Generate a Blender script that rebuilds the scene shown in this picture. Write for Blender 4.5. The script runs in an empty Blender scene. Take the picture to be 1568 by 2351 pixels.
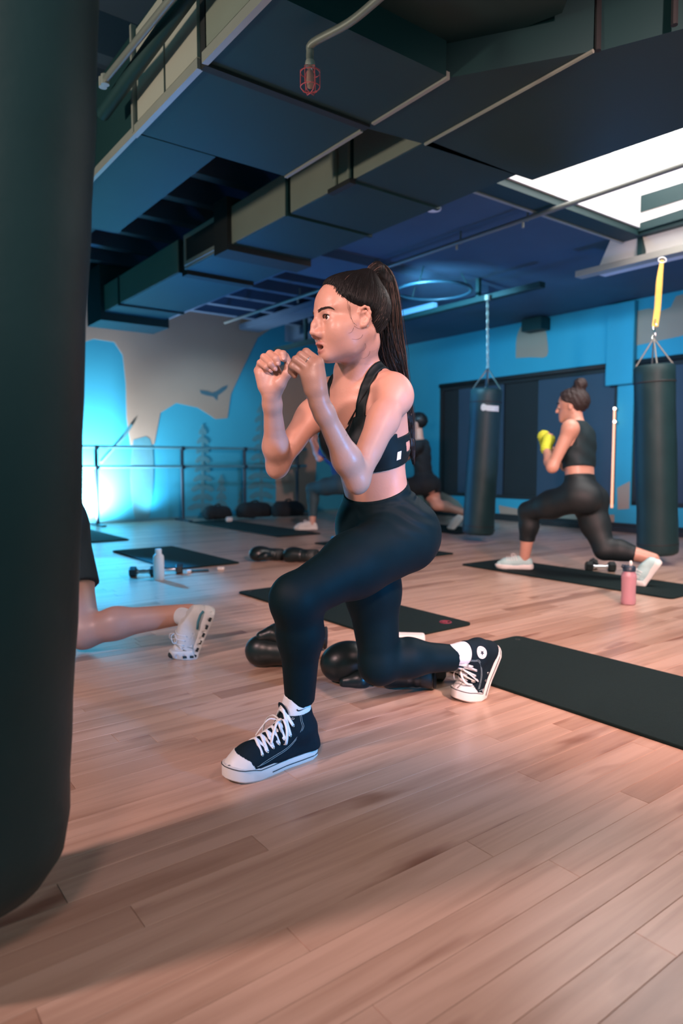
import bpy, bmesh, math, random
import numpy as np
from mathutils import Vector, Matrix
random.seed(7); np.random.seed(7)
C = bpy.context.scene
COL = bpy.context.collection

# ------------------------------------------------------------------ camera
FPX, IW, IH, HZ, CZ = 1580.0, 1568, 2351, 1060.0, 0.8
PITCH = math.atan((IH/2-HZ)/FPX)
cam = bpy.data.cameras.new('camera'); camo = bpy.data.objects.new('camera', cam); COL.objects.link(camo)
cam.sensor_fit = 'VERTICAL'; cam.sensor_height = 36; cam.lens = FPX/IH*36
camo.location = (0, 0, CZ); camo.rotation_euler = (math.pi/2-PITCH, 0, 0)
cam.clip_start = 0.02; cam.clip_end = 60
cam.dof.use_dof = True; cam.dof.focus_distance = 1.85; cam.dof.aperture_fstop = 2.6
C.camera = camo

# ------------------------------------------------------------------ light
VD = (math.sin(math.radians(53)), math.cos(math.radians(53)))     # room axis v (along the floor boards)
UD = (-VD[1], VD[0])                                              # room axis u (along the right wall)
def R(u, v, z=0.0): return Vector((u*UD[0]+v*VD[0], u*UD[1]+v*VD[1], z))
w = bpy.data.worlds.new('world'); C.world = w; w.use_nodes = True
w.node_tree.nodes['Background'].inputs[0].default_value = (0.012, 0.25, 0.285, 1)
w.node_tree.nodes['Background'].inputs[1].default_value = 1.0
C.view_settings.view_transform = 'Standard'; C.view_settings.look = 'None'
C.view_settings.exposure = 0.0; C.view_settings.gamma = 1.0; C.view_settings.use_curve_mapping = False
C.cycles.use_denoising = True; C.cycles.max_bounces = 6; C.cycles.diffuse_bounces = 3
C.cycles.glossy_bounces = 3; C.cycles.transmission_bounces = 6; C.cycles.sample_clamp_indirect = 3.0
def aim(o, t): o.rotation_euler = (Vector(t)-o.location).to_track_quat('-Z', 'Y').to_euler()
def area(loc, target, size, power, col, sy=None):
    l = bpy.data.lights.new('area_light', 'AREA'); l.energy = power; l.color = col
    l.shape = 'RECTANGLE'; l.size = size; l.size_y = sy or size
    o = bpy.data.objects.new('area_light', l); COL.objects.link(o); o.location = loc; aim(o, target); return o
def spot(loc, target, power, col, angle=60, blend=.6, rad=.08):
    l = bpy.data.lights.new('spot_light', 'SPOT'); l.energy = power; l.color = col
    l.spot_size = math.radians(angle); l.spot_blend = blend; l.shadow_soft_size = rad
    o = bpy.data.objects.new('spot_light', l); COL.objects.link(o); o.location = loc; aim(o, target); return o
KEY = (1.0, .58, .53); PINKW = (1.0, .66, .64); WARM = (1.0, .84, .66); CYAN = (.24, .64, .92); BLUE = (.04, .30, .95); CYANP = (.03, .50, 1.0)
LIGHTS = [
 spot((1.5, -.4, 2.28), (1.5, 4.9, 0), 1050, KEY, 66, .7, .12),         # warm spots out of view, above and behind the camera
 spot((-2.1, .3, 2.25), (-.25, 2.0, .65), 230, PINKW, 62, .6, .10),
 spot((-.35, -.8, 2.25), (.0, 1.9, .95), 190, (1.0, .64, .56), 36, .7, .10),  # added from the front to brighten face and arms
 spot((1.4, .9, 2.25), (.3, 2.1, .4), 48, KEY, 80, .8, .15),
 spot((-.2, -1.2, 2.28), (-.4, 1.3, 0), 92, KEY, 100, .8, .2),
 spot((2.0, .3, .75), (.06, 1.95, .50), 320, (.04, .40, 1.0), 32, .6, .08),      # blue light low on the right
 spot((-3.0, 1.6, 1.5), (-.4, 3.1, 2.5), 190, WARM, 76, .7, .10),
 spot(R(8.75, 1.6, 2.45), (-1.70, 4.9, 0), 3800, (.02, .42, 1.0), 17, .5, .06),   # blue beam falling on the floor at the left
 spot(R(8.70, 2.50, .12), R(9.1, 2.80, .7), 1300, (.75, .85, .95), 124, .9, .10),
 spot(R(8.82, 3.45, .12), R(9.1, 3.7, 1.4), 28, CYAN, 130, .8, .10),
 spot(R(6.8, 4.4, 2.5), R(9.0, 4.4, 1.0), 80, CYAN, 66, .8, .10),
 spot(R(4.6, 4.0, 2.3), R(5.6, 7.4, 1.7), 420, CYAN, 80, .8, .10),
 spot(R(1.9, 4.9, 2.2), R(1.9, 7.4, 1.9), 110, CYAN, 100, .8, .10),
 spot(R(6.9, 3.2, .25), R(6.3, 3.4, 2.9), 170, BLUE, 150, .8, .15),
 spot(R(7.4, 2.2, 1.3), R(3.8, 5.8, .9), 320, BLUE, 44, .8, .10),
 spot(R(3.4, 5.3, .4), R(3.6, 5.0, 2.6), 60, BLUE, 150, .8, .15),
]
# ------------------------------------------------------------------ helpers
def ray(px, py):
    x = (px-IW/2)/FPX; y = -(py-IH/2)/FPX; c, s = math.cos(PITCH), math.sin(PITCH)
    return Vector((x, c+y*s, -s+y*c))
def G(px, py, z=0.0):
    r = ray(px, py); t = (z-CZ)/r.z; return Vector((r.x*t, r.y*t, z))
def P(px, py, Y):
    r = ray(px, py); t = Y/r.y; return Vector((r.x*t, Y, CZ+r.z*t))
def PU(px, py, u):
    r = ray(px, py); t = u/(r.x*UD[0]+r.y*UD[1]); return Vector((r.x*t, r.y*t, CZ+r.z*t))
def PV(px, py, v):
    r = ray(px, py); t = v/(r.x*VD[0]+r.y*VD[1]); return Vector((r.x*t, r.y*t, CZ+r.z*t))
def UV(p): return (p[0]*UD[0]+p[1]*UD[1], p[0]*VD[0]+p[1]*VD[1])
YAW = math.atan2(VD[1], VD[0])           # rotates local x onto room axis v, local y onto room axis u

def mat(name, col, rough=.6, metal=0.0, var=.12, scale=8.0, bump=0.0, bscale=60.0, coat=0.0, spec=.5,
        trans=0.0, sss=0.0, sheen=0.0, emit=None, estr=0.0, aniso=None):
    m = bpy.data.materials.new(name); m.use_nodes = True; nt = m.node_tree; b = nt.nodes['Principled BSDF']
    L = nt.links
    tc = nt.nodes.new('ShaderNodeTexCoord')
    n = nt.nodes.new('ShaderNodeTexNoise'); n.inputs['Scale'].default_value = scale; n.inputs['Detail'].default_value = 4
    if aniso:
        mp = nt.nodes.new('ShaderNodeMapping'); mp.inputs['Scale'].default_value = aniso
        L.new(tc.outputs['Object'], mp.inputs[0]); L.new(mp.outputs[0], n.inputs['Vector'])
    else: L.new(tc.outputs['Object'], n.inputs['Vector'])
    mx = nt.nodes.new('ShaderNodeMix'); mx.data_type = 'RGBA'
    mx.inputs[6].default_value = tuple(c*(1-var) for c in col)+(1,)
    mx.inputs[7].default_value = tuple(min(1, c*(1+var)) for c in col)+(1,)
    L.new(n.outputs['Fac'], mx.inputs[0]); L.new(mx.outputs[2], b.inputs['Base Color'])
    b.inputs['Roughness'].default_value = rough; b.inputs['Metallic'].default_value = metal
    b.inputs['Coat Weight'].default_value = coat; b.inputs['Specular IOR Level'].default_value = spec
    b.inputs['Transmission Weight'].default_value = trans
    if sss:
        b.inputs['Subsurface Weight'].default_value = sss; b.inputs['Subsurface Radius'].default_value = (.012, .005, .003)
        b.inputs['Subsurface Scale'].default_value = 1.0
    if sheen: b.inputs['Sheen Weight'].default_value = sheen
    if emit: b.inputs['Emission Color'].default_value = emit+(1,); b.inputs['Emission Strength'].default_value = estr
    if bump:
        n2 = nt.nodes.new('ShaderNodeTexNoise'); n2.inputs['Scale'].default_value = bscale; n2.inputs['Detail'].default_value = 3
        L.new(tc.outputs['Object'], n2.inputs['Vector'])
        bp = nt.nodes.new('ShaderNodeBump'); bp.inputs['Strength'].default_value = bump; bp.inputs['Distance'].default_value = .01
        L.new(n2.outputs['Fac'], bp.inputs['Height']); L.new(bp.outputs[0], b.inputs['Normal'])
    return m

def mesh(name, verts, faces, m=None, parent=None, smooth=False, loc=None):
    me = bpy.data.meshes.new(name); me.from_pydata([tuple(v) for v in verts], [], [tuple(f) for f in faces]); me.update()
    if m: me.materials.append(m)
    if smooth: me.shade_smooth()
    o = bpy.data.objects.new(name, me); COL.objects.link(o)
    if parent: o.parent = parent
    return o
def tag(o, label=None, cat=None, group=None, kind=None):
    if label: o['label'] = label
    if cat: o['category'] = cat
    if group: o['group'] = group
    if kind: o['kind'] = kind
    return o
def empty(name, label=None, cat=None, group=None, kind=None):
    o = bpy.data.objects.new(name, None); COL.objects.link(o); o.empty_display_size = .05
    return tag(o, label, cat, group, kind)
class MB:
    "collects shapes in world coordinates, links them as one mesh object"
    def __init__(s): s.v = []; s.f = []
    def add(s, v, f):
        n = len(s.v); s.v += [tuple(p) for p in v]; s.f += [tuple(i+n for i in q) for q in f]; return s
    def hexa(s, b, t):                       # 4 bottom points, 4 top points
        return s.add(list(b)+list(t), [(3, 2, 1, 0), (4, 5, 6, 7), (0, 1, 5, 4), (1, 2, 6, 5), (2, 3, 7, 6), (3, 0, 4, 7)])
    def rbox(s, u0, u1, v0, v1, z0, z1):     # box in room axes
        c = [(u0, v0), (u0, v1), (u1, v1), (u1, v0)]
        return s.hexa([R(a, b, z0) for a, b in c], [R(a, b, z1) for a, b in c])
    def box(s, c, d, M=None):
        x, y, z = [k/2 for k in d]; q = [(-x, -y), (x, -y), (x, y), (-x, y)]
        p = [Vector((a, b, -z)) for a, b in q]+[Vector((a, b, z)) for a, b in q]
        if M: p = [M @ k for k in p]
        return s.hexa([Vector(c)+k for k in p[:4]], [Vector(c)+k for k in p[4:]])
    def prism(s, pts, d):                    # outline + thickness vector
        n = len(pts); d = Vector(d); p = [Vector(k) for k in pts]
        return s.add(p+[k+d for k in p], [tuple(range(n))[::-1], tuple(range(n, 2*n))]+[(i, (i+1) % n, n+(i+1) % n, n+i) for i in range(n)])
    def tube(s, pts, r, seg=10, caps=True, flat=None, closed=False):
        pts = [Vector(p) for p in pts]; n = len(pts); rr = r if hasattr(r, '__len__') else [r]*n
        T = []
        for i in range(n):
            a = pts[(i-1) % n] if closed else pts[max(i-1, 0)]; b = pts[(i+1) % n] if closed else pts[min(i+1, n-1)]
            t = b-a; T.append(t.normalized() if t.length > 1e-9 else Vector((0, 0, 1)))
        up = flat.normalized() if flat is not None else (Vector((0, 0, 1)) if abs(T[0].z) < .9 else Vector((1, 0, 0)))
        N = (up-T[0]*up.dot(T[0])).normalized(); vs = []
        for i in range(n):
            N = (N-T[i]*N.dot(T[i]))
            N = N.normalized() if N.length > 1e-6 else T[i].orthogonal().normalized()
            B = T[i].cross(N); e = rr[i]; e1, e2 = (e if hasattr(e, '__len__') else (e, e))
            for k in range(seg):
                a = 2*math.pi*k/seg; vs.append(pts[i]+N*math.cos(a)*e1+B*math.sin(a)*e2)
        fs = [(i*seg+k, i*seg+(k+1) % seg, ((i+1) % n)*seg+(k+1) % seg, ((i+1) % n)*seg+k) for i in range(n if closed else n-1) for k in range(seg)]
        if caps and not closed: fs += [tuple(range(seg))[::-1], tuple(range((n-1)*seg, n*seg))]
        return s.add(vs, fs)
    def lathe(s, prof, o, ax=(0, 0, 1), seg=32, x=None):   # prof [(r,h)] round axis ax from o
        o = Vector(o); ax = Vector(ax).normalized(); X = Vector(x) if x is not None else ax.orthogonal(); X = (X-ax*X.dot(ax)).normalized(); Y = ax.cross(X)
        n = len(prof); vs = [o+ax*h+(X*math.cos(2*math.pi*k/seg)+Y*math.sin(2*math.pi*k/seg))*r for r, h in prof for k in range(seg)]
        fs = [(i*seg+k, i*seg+(k+1) % seg, (i+1)*seg+(k+1) % seg, (i+1)*seg+k) for i in range(n-1) for k in range(seg)]
        if prof[0][0] > 1e-5: fs.append(tuple(range(seg))[::-1])
        if prof[-1][0] > 1e-5: fs.append(tuple(range((n-1)*seg, n*seg)))
        return s.add(vs, fs)
    def ell(s, c, r, M=None, nu=16, nv=10):
        vs = []; c = Vector(c)
        for i in range(nv+1):
            for k in range(nu):
                t = math.pi*i/nv; a = 2*math.pi*k/nu
                p = Vector((r[0]*math.sin(t)*math.cos(a), r[1]*math.sin(t)*math.sin(a), r[2]*math.cos(t)))
                vs.append(c+((M @ p) if M else p))
        return s.add(vs, [(i*nu+k, (i+1)*nu+k, (i+1)*nu+(k+1) % nu, i*nu+(k+1) % nu) for i in range(nv) for k in range(nu)])
    def build(s, name, m, parent=None, smooth=False, bevel=0, kind=None, label=None):
        o = mesh(name, s.v, s.f, m, parent)
        if smooth:
            me = o.data; me.shade_smooth()
            if smooth is not True: me.set_sharp_from_angle(angle=math.radians(smooth))
        if bevel:
            b = o.modifiers.new('bevel', 'BEVEL'); b.width = bevel; b.segments = 2; b.limit_method = 'ANGLE'
        if kind: o['kind'] = kind
        if label: o['label'] = label
        return o
def spline(pts, n=8):                        # Catmull-Rom
    p = [Vector(q) for q in pts]; p = [p[0]*2-p[1]]+p+[p[-1]*2-p[-2]]; out = []
    for i in range(1, len(p)-2):
        for k in range(n):
            t = k/n; a, b, c, d = p[i-1], p[i], p[i+1], p[i+2]
            out.append(.5*((2*b)+(c-a)*t+(2*a-5*b+4*c-d)*t*t+(3*b-a-3*c+d)*t**3))
    return out+[p[-2]]

# ------------------------------------------------------------------ materials
M = {}
M['duct'] = mat('duct_lit_tone', (.24, .26, .22), .55, .0, .12, 3)  # side face tone of the ducts, light put into the colour
M['ductdark'] = mat('duct_dark', (.004, .034, .038), .6, .0, .12, 2)  # underside tone of the ducts, shade put into the colour
M['flange'] = mat('flange_metal', (.42, .42, .38), .45, .4, .1, 6)
M['deck'] = mat('deck_paint', (.045, .085, .14), .65, 0, .25, 1.5)
M['black'] = mat('matte_black', (.012, .014, .016), .7, 0, .2, 5)
M['pipe'] = mat('pipe_paint', (.20, .21, .19), .45, .2, .1, 6)
M['wall'] = mat('mural_blue_paint', (.030, .33, .48), .75, 0, .06, 2, .05, 40)
M['taupe'] = mat('mural_taupe_paint', (.36, .27, .21), .75, 0, .08, 2)
M['tree'] = mat('mural_teal_paint', (.07, .24, .30), .8, 0, .15, 12)
M['white'] = mat('white_paint', (.75, .76, .75), .6, 0, .03)
M['chrome'] = mat('chrome', (.75, .75, .77), .18, 1, .03)
M['rubber'] = mat('black_rubber', (.018, .024, .024), .55, 0, .2, 40, .15, 300)
M['matfoam'] = mat('mat_foam', (.003, .014, .014), .85, 0, .2, 60, .25, 400, spec=.25)
M['leather'] = mat('black_leather', (.008, .016, .017), .36, 0, .2, 20, .03, 60)
M['bagvinyl'] = mat('bag_vinyl', (.011, .036, .041), .50, 0, .25, 5, .06, 60, spec=.3)
M['blind'] = mat('blind_fabric', (.03, .055, .09), .7, 0, .1, 2)
M['cloth'] = mat('dark_cloth', (.010, .016, .020), .85, 0, .3, 14, .3, 30)

def wood():
    m = bpy.data.materials.new('maple_boards'); m.use_nodes = True; nt = m.node_tree; L = nt.links; b = nt.nodes['Principled BSDF']
    N = nt.nodes.new
    at = N('ShaderNodeAttribute'); at.attribute_name = 'tone'
    g = N('ShaderNodeNewGeometry')
    mp = N('ShaderNodeMapping'); mp.inputs['Rotation'].default_value = (0, 0, -YAW); L.new(g.outputs['Position'], mp.inputs[0])
    off = N('ShaderNodeVectorMath'); off.operation = 'ADD'; L.new(mp.outputs[0], off.inputs[0])
    sc = N('ShaderNodeVectorMath'); sc.operation = 'SCALE'; sc.inputs['Scale'].default_value = 37.0
    cb = N('ShaderNodeCombineXYZ'); L.new(at.outputs['Fac'], cb.inputs[0]); L.new(at.outputs['Fac'], cb.inputs[2]); L.new(cb.outputs[0], sc.inputs[0]); L.new(sc.outputs[0], off.inputs[1])
    st = N('ShaderNodeVectorMath'); st.operation = 'MULTIPLY'; st.inputs[1].default_value = (1.6, 26, 1); L.new(off.outputs[0], st.inputs[0])
    n1 = N('ShaderNodeTexNoise'); n1.inputs['Scale'].default_value = 1.0; n1.inputs['Detail'].default_value = 5; n1.inputs['Distortion'].default_value = .6; L.new(st.outputs[0], n1.inputs['Vector'])
    st2 = N('ShaderNodeVectorMath'); st2.operation = 'MULTIPLY'; st2.inputs[1].default_value = (2.2, 9, 1); L.new(off.outputs[0], st2.inputs[0])
    n2 = N('ShaderNodeTexNoise'); n2.inputs['Scale'].default_value = 1.0; n2.inputs['Detail'].default_value = 3; L.new(st2.outputs[0], n2.inputs['Vector'])
    r1 = N('ShaderNodeValToRGB'); r1.color_ramp.elements[0].position = .0; r1.color_ramp.elements[0].color = (.40, .235, .165, 1)
    r1.color_ramp.elements[1].position = 1; r1.color_ramp.elements[1].color = (.66, .44, .335, 1)
    e = r1.color_ramp.elements.new(.12); e.color = (.48, .29, .205, 1)
    e = r1.color_ramp.elements.new(.25); e.color = (.60, .395, .295, 1)
    L.new(at.outputs['Fac'], r1.inputs[0])
    r2 = N('ShaderNodeValToRGB'); r2.color_ramp.elements[0].position = .28; r2.color_ramp.elements[0].color = (.72, .66, .62, 1)
    r2.color_ramp.elements[1].position = .6; r2.color_ramp.elements[1].color = (1, 1, 1, 1); L.new(n1.outputs['Fac'], r2.inputs[0])
    r3 = N('ShaderNodeValToRGB'); r3.color_ramp.elements[0].position = .27; r3.color_ramp.elements[0].color = (.50, .36, .30, 1)
    r3.color_ramp.elements[1].position = .40; r3.color_ramp.elements[1].color = (1, 1, 1, 1); L.new(n2.outputs['Fac'], r3.inputs[0])
    m1 = N('ShaderNodeMix'); m1.data_type = 'RGBA'; m1.blend_type = 'MULTIPLY'; m1.inputs[0].default_value = 1; L.new(r1.outputs[0], m1.inputs[6]); L.new(r2.outputs[0], m1.inputs[7])
    m2 = N('ShaderNodeMix'); m2.data_type = 'RGBA'; m2.blend_type = 'MULTIPLY'; m2.inputs[0].default_value = 1; L.new(m1.outputs[2], m2.inputs[6]); L.new(r3.outputs[0], m2.inputs[7])
    L.new(m2.outputs[2], b.inputs['Base Color'])
    b.inputs['Roughness'].default_value = .30; b.inputs['Coat Weight'].default_value = .22; b.inputs['Coat Roughness'].default_value = .22
    bp = N('ShaderNodeBump'); bp.inputs['Strength'].default_value = .06; bp.inputs['Distance'].default_value = .004; L.new(n1.outputs['Fac'], bp.inputs['Height']); L.new(bp.outputs[0], b.inputs['Normal'])
    return m
M['wood'] = wood(); M['pale'] = mat('pale_panel', (.48,.46,.40), .5, .1, .06, 3); M['hoopm'] = mat('hoop_blue', (.02,.06,.09), .4, .2)
M['joint'] = mat('floor_joint', (.22, .13, .09), .8)

# ------------------------------------------------------------------ floor
floor = empty('floor', 'salmon lit maple strip floor of the studio', kind='structure')
MB().rbox(-2.2, 9.0, -3.5, 7.4, -.05, -.008).build('subfloor', M['joint'], floor)
def board_mb(mb, tones, u0, u1, v0, v1, tone):
    g = .00035; b = .0006; c = [(u0+g, v0+g), (u0+g, v1-g), (u1-g, v1-g), (u1-g, v0+g)]
    ci = [(u0+g+b, v0+g+b), (u0+g+b, v1-g-b), (u1-g-b, v1-g-b), (u1-g-b, v0+g+b)]
    n = len(mb.v); mb.v += [tuple(R(a, q, -.0078)) for a, q in c]+[tuple(R(a, q, -.0009)) for a, q in c]+[tuple(R(a, q, 0)) for a, q in ci]
    for i in range(4):
        j = (i+1) % 4; mb.f += [(n+i, n+j, n+4+j, n+4+i), (n+4+i, n+4+j, n+8+j, n+8+i)]
    mb.f.append((n+8, n+9, n+10, n+11)); tones += [tone]*12
BW = .0735; boards = []
u = -1.98
while u < 8.98:
    v = -3.4+random.random()*.9
    if u+BW > 9: break
    v0 = -3.45
    while v0 < 7.38:
        v1 = min(7.39, v if v0 < -3.4 else v0+random.choice([.45, .6, .75, .9, 1.05, 1.2, 1.4, 1.6]))
        if v1 > v0: boards.append((u, u+BW, v0, v1, random.random()))
        v0 = v1
    u += BW
def visible_size(b):
    cu, cv = (b[0]+b[1])/2, (b[2]+b[3])/2; best = 0
    for q in (b[2], cv, b[3]):
        p = R(cu, q)
        if p.y < .25: continue
        x = IW/2+FPX*p.x/p.y; y = HZ+FPX*CZ/p.y
        if -60 < x < IW+60 and y < IH+250: best = max(best, (b[3]-b[2])/p.y**2)
    return best
boards.sort(key=visible_size, reverse=True)
rest = MB(); rt = []
for i, b in enumerate(boards):
    mb, tn = (MB(), []) if i < 299 else (rest, rt)
    board_mb(mb, tn, *b)
    if i < 299:
        o = mb.build('floor_board', M['wood'], floor); a = o.data.attributes.new('tone', 'FLOAT', 'POINT'); a.data.foreach_set('value', tn)
o = rest.build('floor_board_field', M['wood'], floor, kind='stuff'); a = o.data.attributes.new('tone', 'FLOAT', 'POINT'); a.data.foreach_set('value', rt)
# ------------------------------------------------------------------ walls
wl = empty('wall_left', 'blue lit left wall with painted mural', kind='structure')
MB().rbox(9.0, 9.15, -3.5, 7.55, 0, 3.0).build('wall_panel', M['wall'], wl)
wr = empty('wall_right', 'right wall with painted band over dark windows', kind='structure')
# window openings in the right wall, in u
def PVu(px): return UV(PV(px, 1100, 7.4))[0]
W1a, W1b = PVu(1412), PVu(1006); W2a, W2b = .3, PVu(1449); ZB, ZT = .30, 1.90
b = MB(); b.rbox(-1, 9.0, 7.4, 7.55, ZT, 2.95); b.rbox(-1, 9.0, 7.4, 7.55, 0, ZB)
b.rbox(-1, W2a, 7.4, 7.55, ZB, ZT); b.rbox(W2b, W1a, 7.4, 7.55, ZB, ZT); b.rbox(W1b, 9.0, 7.4, 7.55, ZB, ZT)
b.build('wall_panel', M['wall'], wr)
b = MB().rbox(W2b-.02, W1a+.12, 7.33, 7.4, ZT-.22, 2.6); b.build('column_casing', M['wall'], wr, bevel=.01)
MB().rbox(-1, 9, 7.385, 7.4, 0, .09).build('baseboard_right', M['black'], wr)
MB().rbox(8.985, 9, -3.4, 7.38, 0, .035).build('baseboard_left', M['tree'], wl)
ledge = MB().rbox(.2, 5.4, 7.22, 7.384, .0, .055).build('low_platform', M['black'], wr)
def wallpoly(name, pts, plane, val, m, parent, off=.004):
    p = [plane(x, y, val-off) for x, y in pts]
    d = R(1, 0) if plane is PU else R(0, 1)
    return MB().prism(p, d*off*.9).build(name, m, parent)
def smooth_poly(pts, n=6): return [(q.x, q.y) for q in spline([(a, b, 0) for a, b in pts+[pts[0]]], n)[:-1]]
# mural shapes (flat paint)
sp = smooth_poly
wallpoly('mural_shape', [(150, 668), (640, 742), (592, 775), (560, 840), (530, 905), (522, 960), (495, 962), (455, 936), (405, 925), (368, 948), (354, 1020), (300, 1022), (291, 960), (289, 880), (282, 815), (262, 785), (215, 778), (150, 800)], PU, 9.0, M['taupe'], wl)
wallpoly('mural_shape', sp([(600, 900), (640, 840), (700, 850), (730, 900), (725, 1080), (712, 1186), (640, 1192), (632, 1080)], 3), PU, 9.0, M['taupe'], wl)
wallpoly('mural_shape', sp([(306, 1010), (345, 1008), (352, 1100), (340, 1197), (312, 1197), (300, 1100)], 3), PU, 9.0, M['tree'], wl, .006)
wallpoly('mural_shape', sp([(1184, 822), (1186, 775), (1200, 745), (1225, 737), (1248, 748), (1256, 780), (1255, 818), (1220, 820)], 3), PV, 7.4, M['taupe'], wr)
wallpoly('mural_shape', [(1452, 770), (1446, 735), (1460, 715), (1490, 708), (1515, 715), (1540, 705), (1552, 680), (1640, 655), (1640, 755), (1452, 795)], PV, 7.4, M['taupe'], wr)
wallpoly('mural_shape', [(1418, 1170), (1417, 1120), (1432, 1112), (1446, 1105), (1444, 1168)], PV, 7.4, M['taupe'], wr)
wallpoly('mural_shape', [(1145, 1160), (1250, 1180), (1410, 1182), (1410, 1205), (1250, 1200), (1150, 1196)], PV, 7.4, M['taupe'], wr)
# painted pines
def pine(cx, top, bot, hw, tiers):
    mb = MB(); d = R(1, 0)*.003
    mb.prism([PU(cx-2.5, top, 8.993), PU(cx+2.5, top, 8.993), PU(cx+4, bot, 8.993), PU(cx-4, bot, 8.993)], d)
    for i in range(tiers):
        t = (i+.6)/tiers; y = top+(bot-top)*t*.9; w_ = hw*(.25+.75*t)*random.uniform(.7, 1.1)
        for s in (-1, 1):
            pts = [(cx, y-5), (cx+s*w_*.45, y-4-random.random()*3), (cx+s*w_*.85, y+1), (cx+s*w_, y+7), (cx+s*w_*.7, y+9+random.random()*3), (cx+s*w_*.35, y+6), (cx, y+5)]
            mb.prism([PU(a, q, 8.992) for a, q in (pts if s > 0 else pts[::-1])], d)
    mb.build('mural_pine', M['tree'], wl)
pine(465, 975, 1192, 38, 9); pine(600, 925, 1192, 42, 11); pine(508, 1090, 1192, 24, 5); pine(556, 1120, 1194, 22, 4)
bird = [(458, 896), (475, 898), (487, 902), (497, 898), (510, 889), (523, 884), (520, 893), (508, 903), (500, 908), (498, 920), (490, 911), (474, 908), (462, 904)]
wallpoly('mural_bird', bird, PU, 9.0, mat('mural_bird_paint', (.05, .13, .17), .8), wl, .006)
MB().tube([PU(a, q, 8.99) for a, q in ((232, 1062), (262, 1028), (285, 1002), (302, 975))], .02, 6).build('mural_branch', M['tree'], wl)
# windows with dark blinds
def window(name, ua, ub, tones, label):
    e = empty(name, label, kind='structure')
    f = MB(); t = .05
    f.rbox(ua, ub, 7.42, 7.48, ZB, ZB+t); f.rbox(ua, ub, 7.42, 7.48, ZT-t, ZT); f.rbox(ua, ua+t, 7.42, 7.48, ZB, ZT); f.rbox(ub-t, ub, 7.42, 7.48, ZB, ZT)
    f.build('window_frame', M['black'], e)
    MB().rbox(ua, ub, 7.52, 7.53, ZB, ZT).build('window_pane', M['paneglass'], e)
    x = ub-t
    for wd, key in tones:
        x0 = max(ua+t, x-wd*(ub-ua-2*t)); MB().rbox(x0+.004, x-.004, 7.44+(.02 if key == 'black' else 0), 7.455+(.02 if key == 'black' else 0), ZB+.03, ZT-.03).build('roller_blind', M[key], e); x = x0
    MB().tube([R(ua+.02, 7.40, ZT+.02), R(ub-.02, 7.40, ZT+.02)], .03, 12).build('blind_roller', M['black'], e, True)
    return e
M['paneglass'] = mat('dark_glass', (.01, .02, .03), .08, 0, .02)
window('window_1', W1a, W1b, [(.11, 'black'), (.30, 'blind'), (.20, 'black'), (.39, 'blind')], 'wide dark window behind blinds beside the corner')
window('window_2', W2a, W2b, [(.2, 'blind'), (.3, 'black'), (.5, 'blind')], 'dark window with blinds behind the right bag')
# light that comes through the gap by the blind
M['gap'] = mat('gap_light', (1, .6, .4), .5, emit=(1.0, .42, .22), estr=1.1)
g1 = PV(1413, 935, 7.37); g2 = PV(1404, 1166, 7.37); uu = UV(g2)[0]
MB().rbox(uu, uu+.022, 7.385, 7.398, g2.z, g1.z).build('lit_gap', M['gap'], wr)
M['bulb'] = mat('bulb_glass', (1, .9, .8), .5, emit=(1.0, .8, .62), estr=12)
for y, lab in ((938, 'upper of two small lit bulbs by the right window edge'), (968, 'lower of two small lit bulbs by the right window edge')):
    c = PV(1411, y, 7.33); e = empty('wall_bulb', lab, 'lamp', 'small bulbs on the window edge'); e.location = c
    k = MB().ell((0, 0, 0), (.014, .014, .014)); k.build('globe', M['bulb'], e, True)
    b = MB().tube([(0, 0, 0), R(0, .058)], .009, 8); b.build('socket', M['flange'], e)

# ------------------------------------------------------------------ ceiling
ce = empty('ceiling', 'dark painted ceiling deck above the ducts', kind='structure')
SKu0, SKu1, SKv0, SKv1, ZC = .4, 3.02, 3.45, 5.2, 2.62
b = MB()
for a in ((-1, SKu0, -3.5, 7.55), (SKu1, 9.15, -3.5, 7.55), (SKu0, SKu1, -3.5, SKv0), (SKu0, SKu1, SKv1, 7.55)): b.rbox(a[0], a[1], a[2], a[3], 2.98, 3.08)
b.build('deck_slab', M['deck'], ce)
b = MB()
for a in ((-1, SKu0, 3.15, 7.4), (SKu1, 5.0, 3.15, 7.4), (SKu0, SKu1, 3.15, SKv0), (SKu0, SKu1, SKv1, 7.4), (5.0, 8.99, 5.7, 7.4)): b.rbox(a[0], a[1], a[2], a[3], ZC, 2.975)
b.build('lower_soffit', M['deck'], ce)
for i in range(11):
    u0 = 3.5+i*.5
    MB().rbox(u0, u0+.09, -3.4, 3.14 if u0 < 5 else 5.69, 2.78, 2.979).build('ceiling_joist', M['deck'], ce)
for v0, z in ((.2, 2.7), (1.6, 2.74), (3.4, 2.66), (4.9, 2.7)):
    MB().rbox(4.0 if v0 < 3 else 5.1, 8.95, v0, v0+.32, z, 2.777).build('ceiling_channel', M['deck'] if v0 != 1.6 else M['black'], ce)
MB().rbox(4.9, 5.5, 3.0, 5.6, 2.55, 2.776).build('cross_beam', M['deck'], ce)
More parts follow.
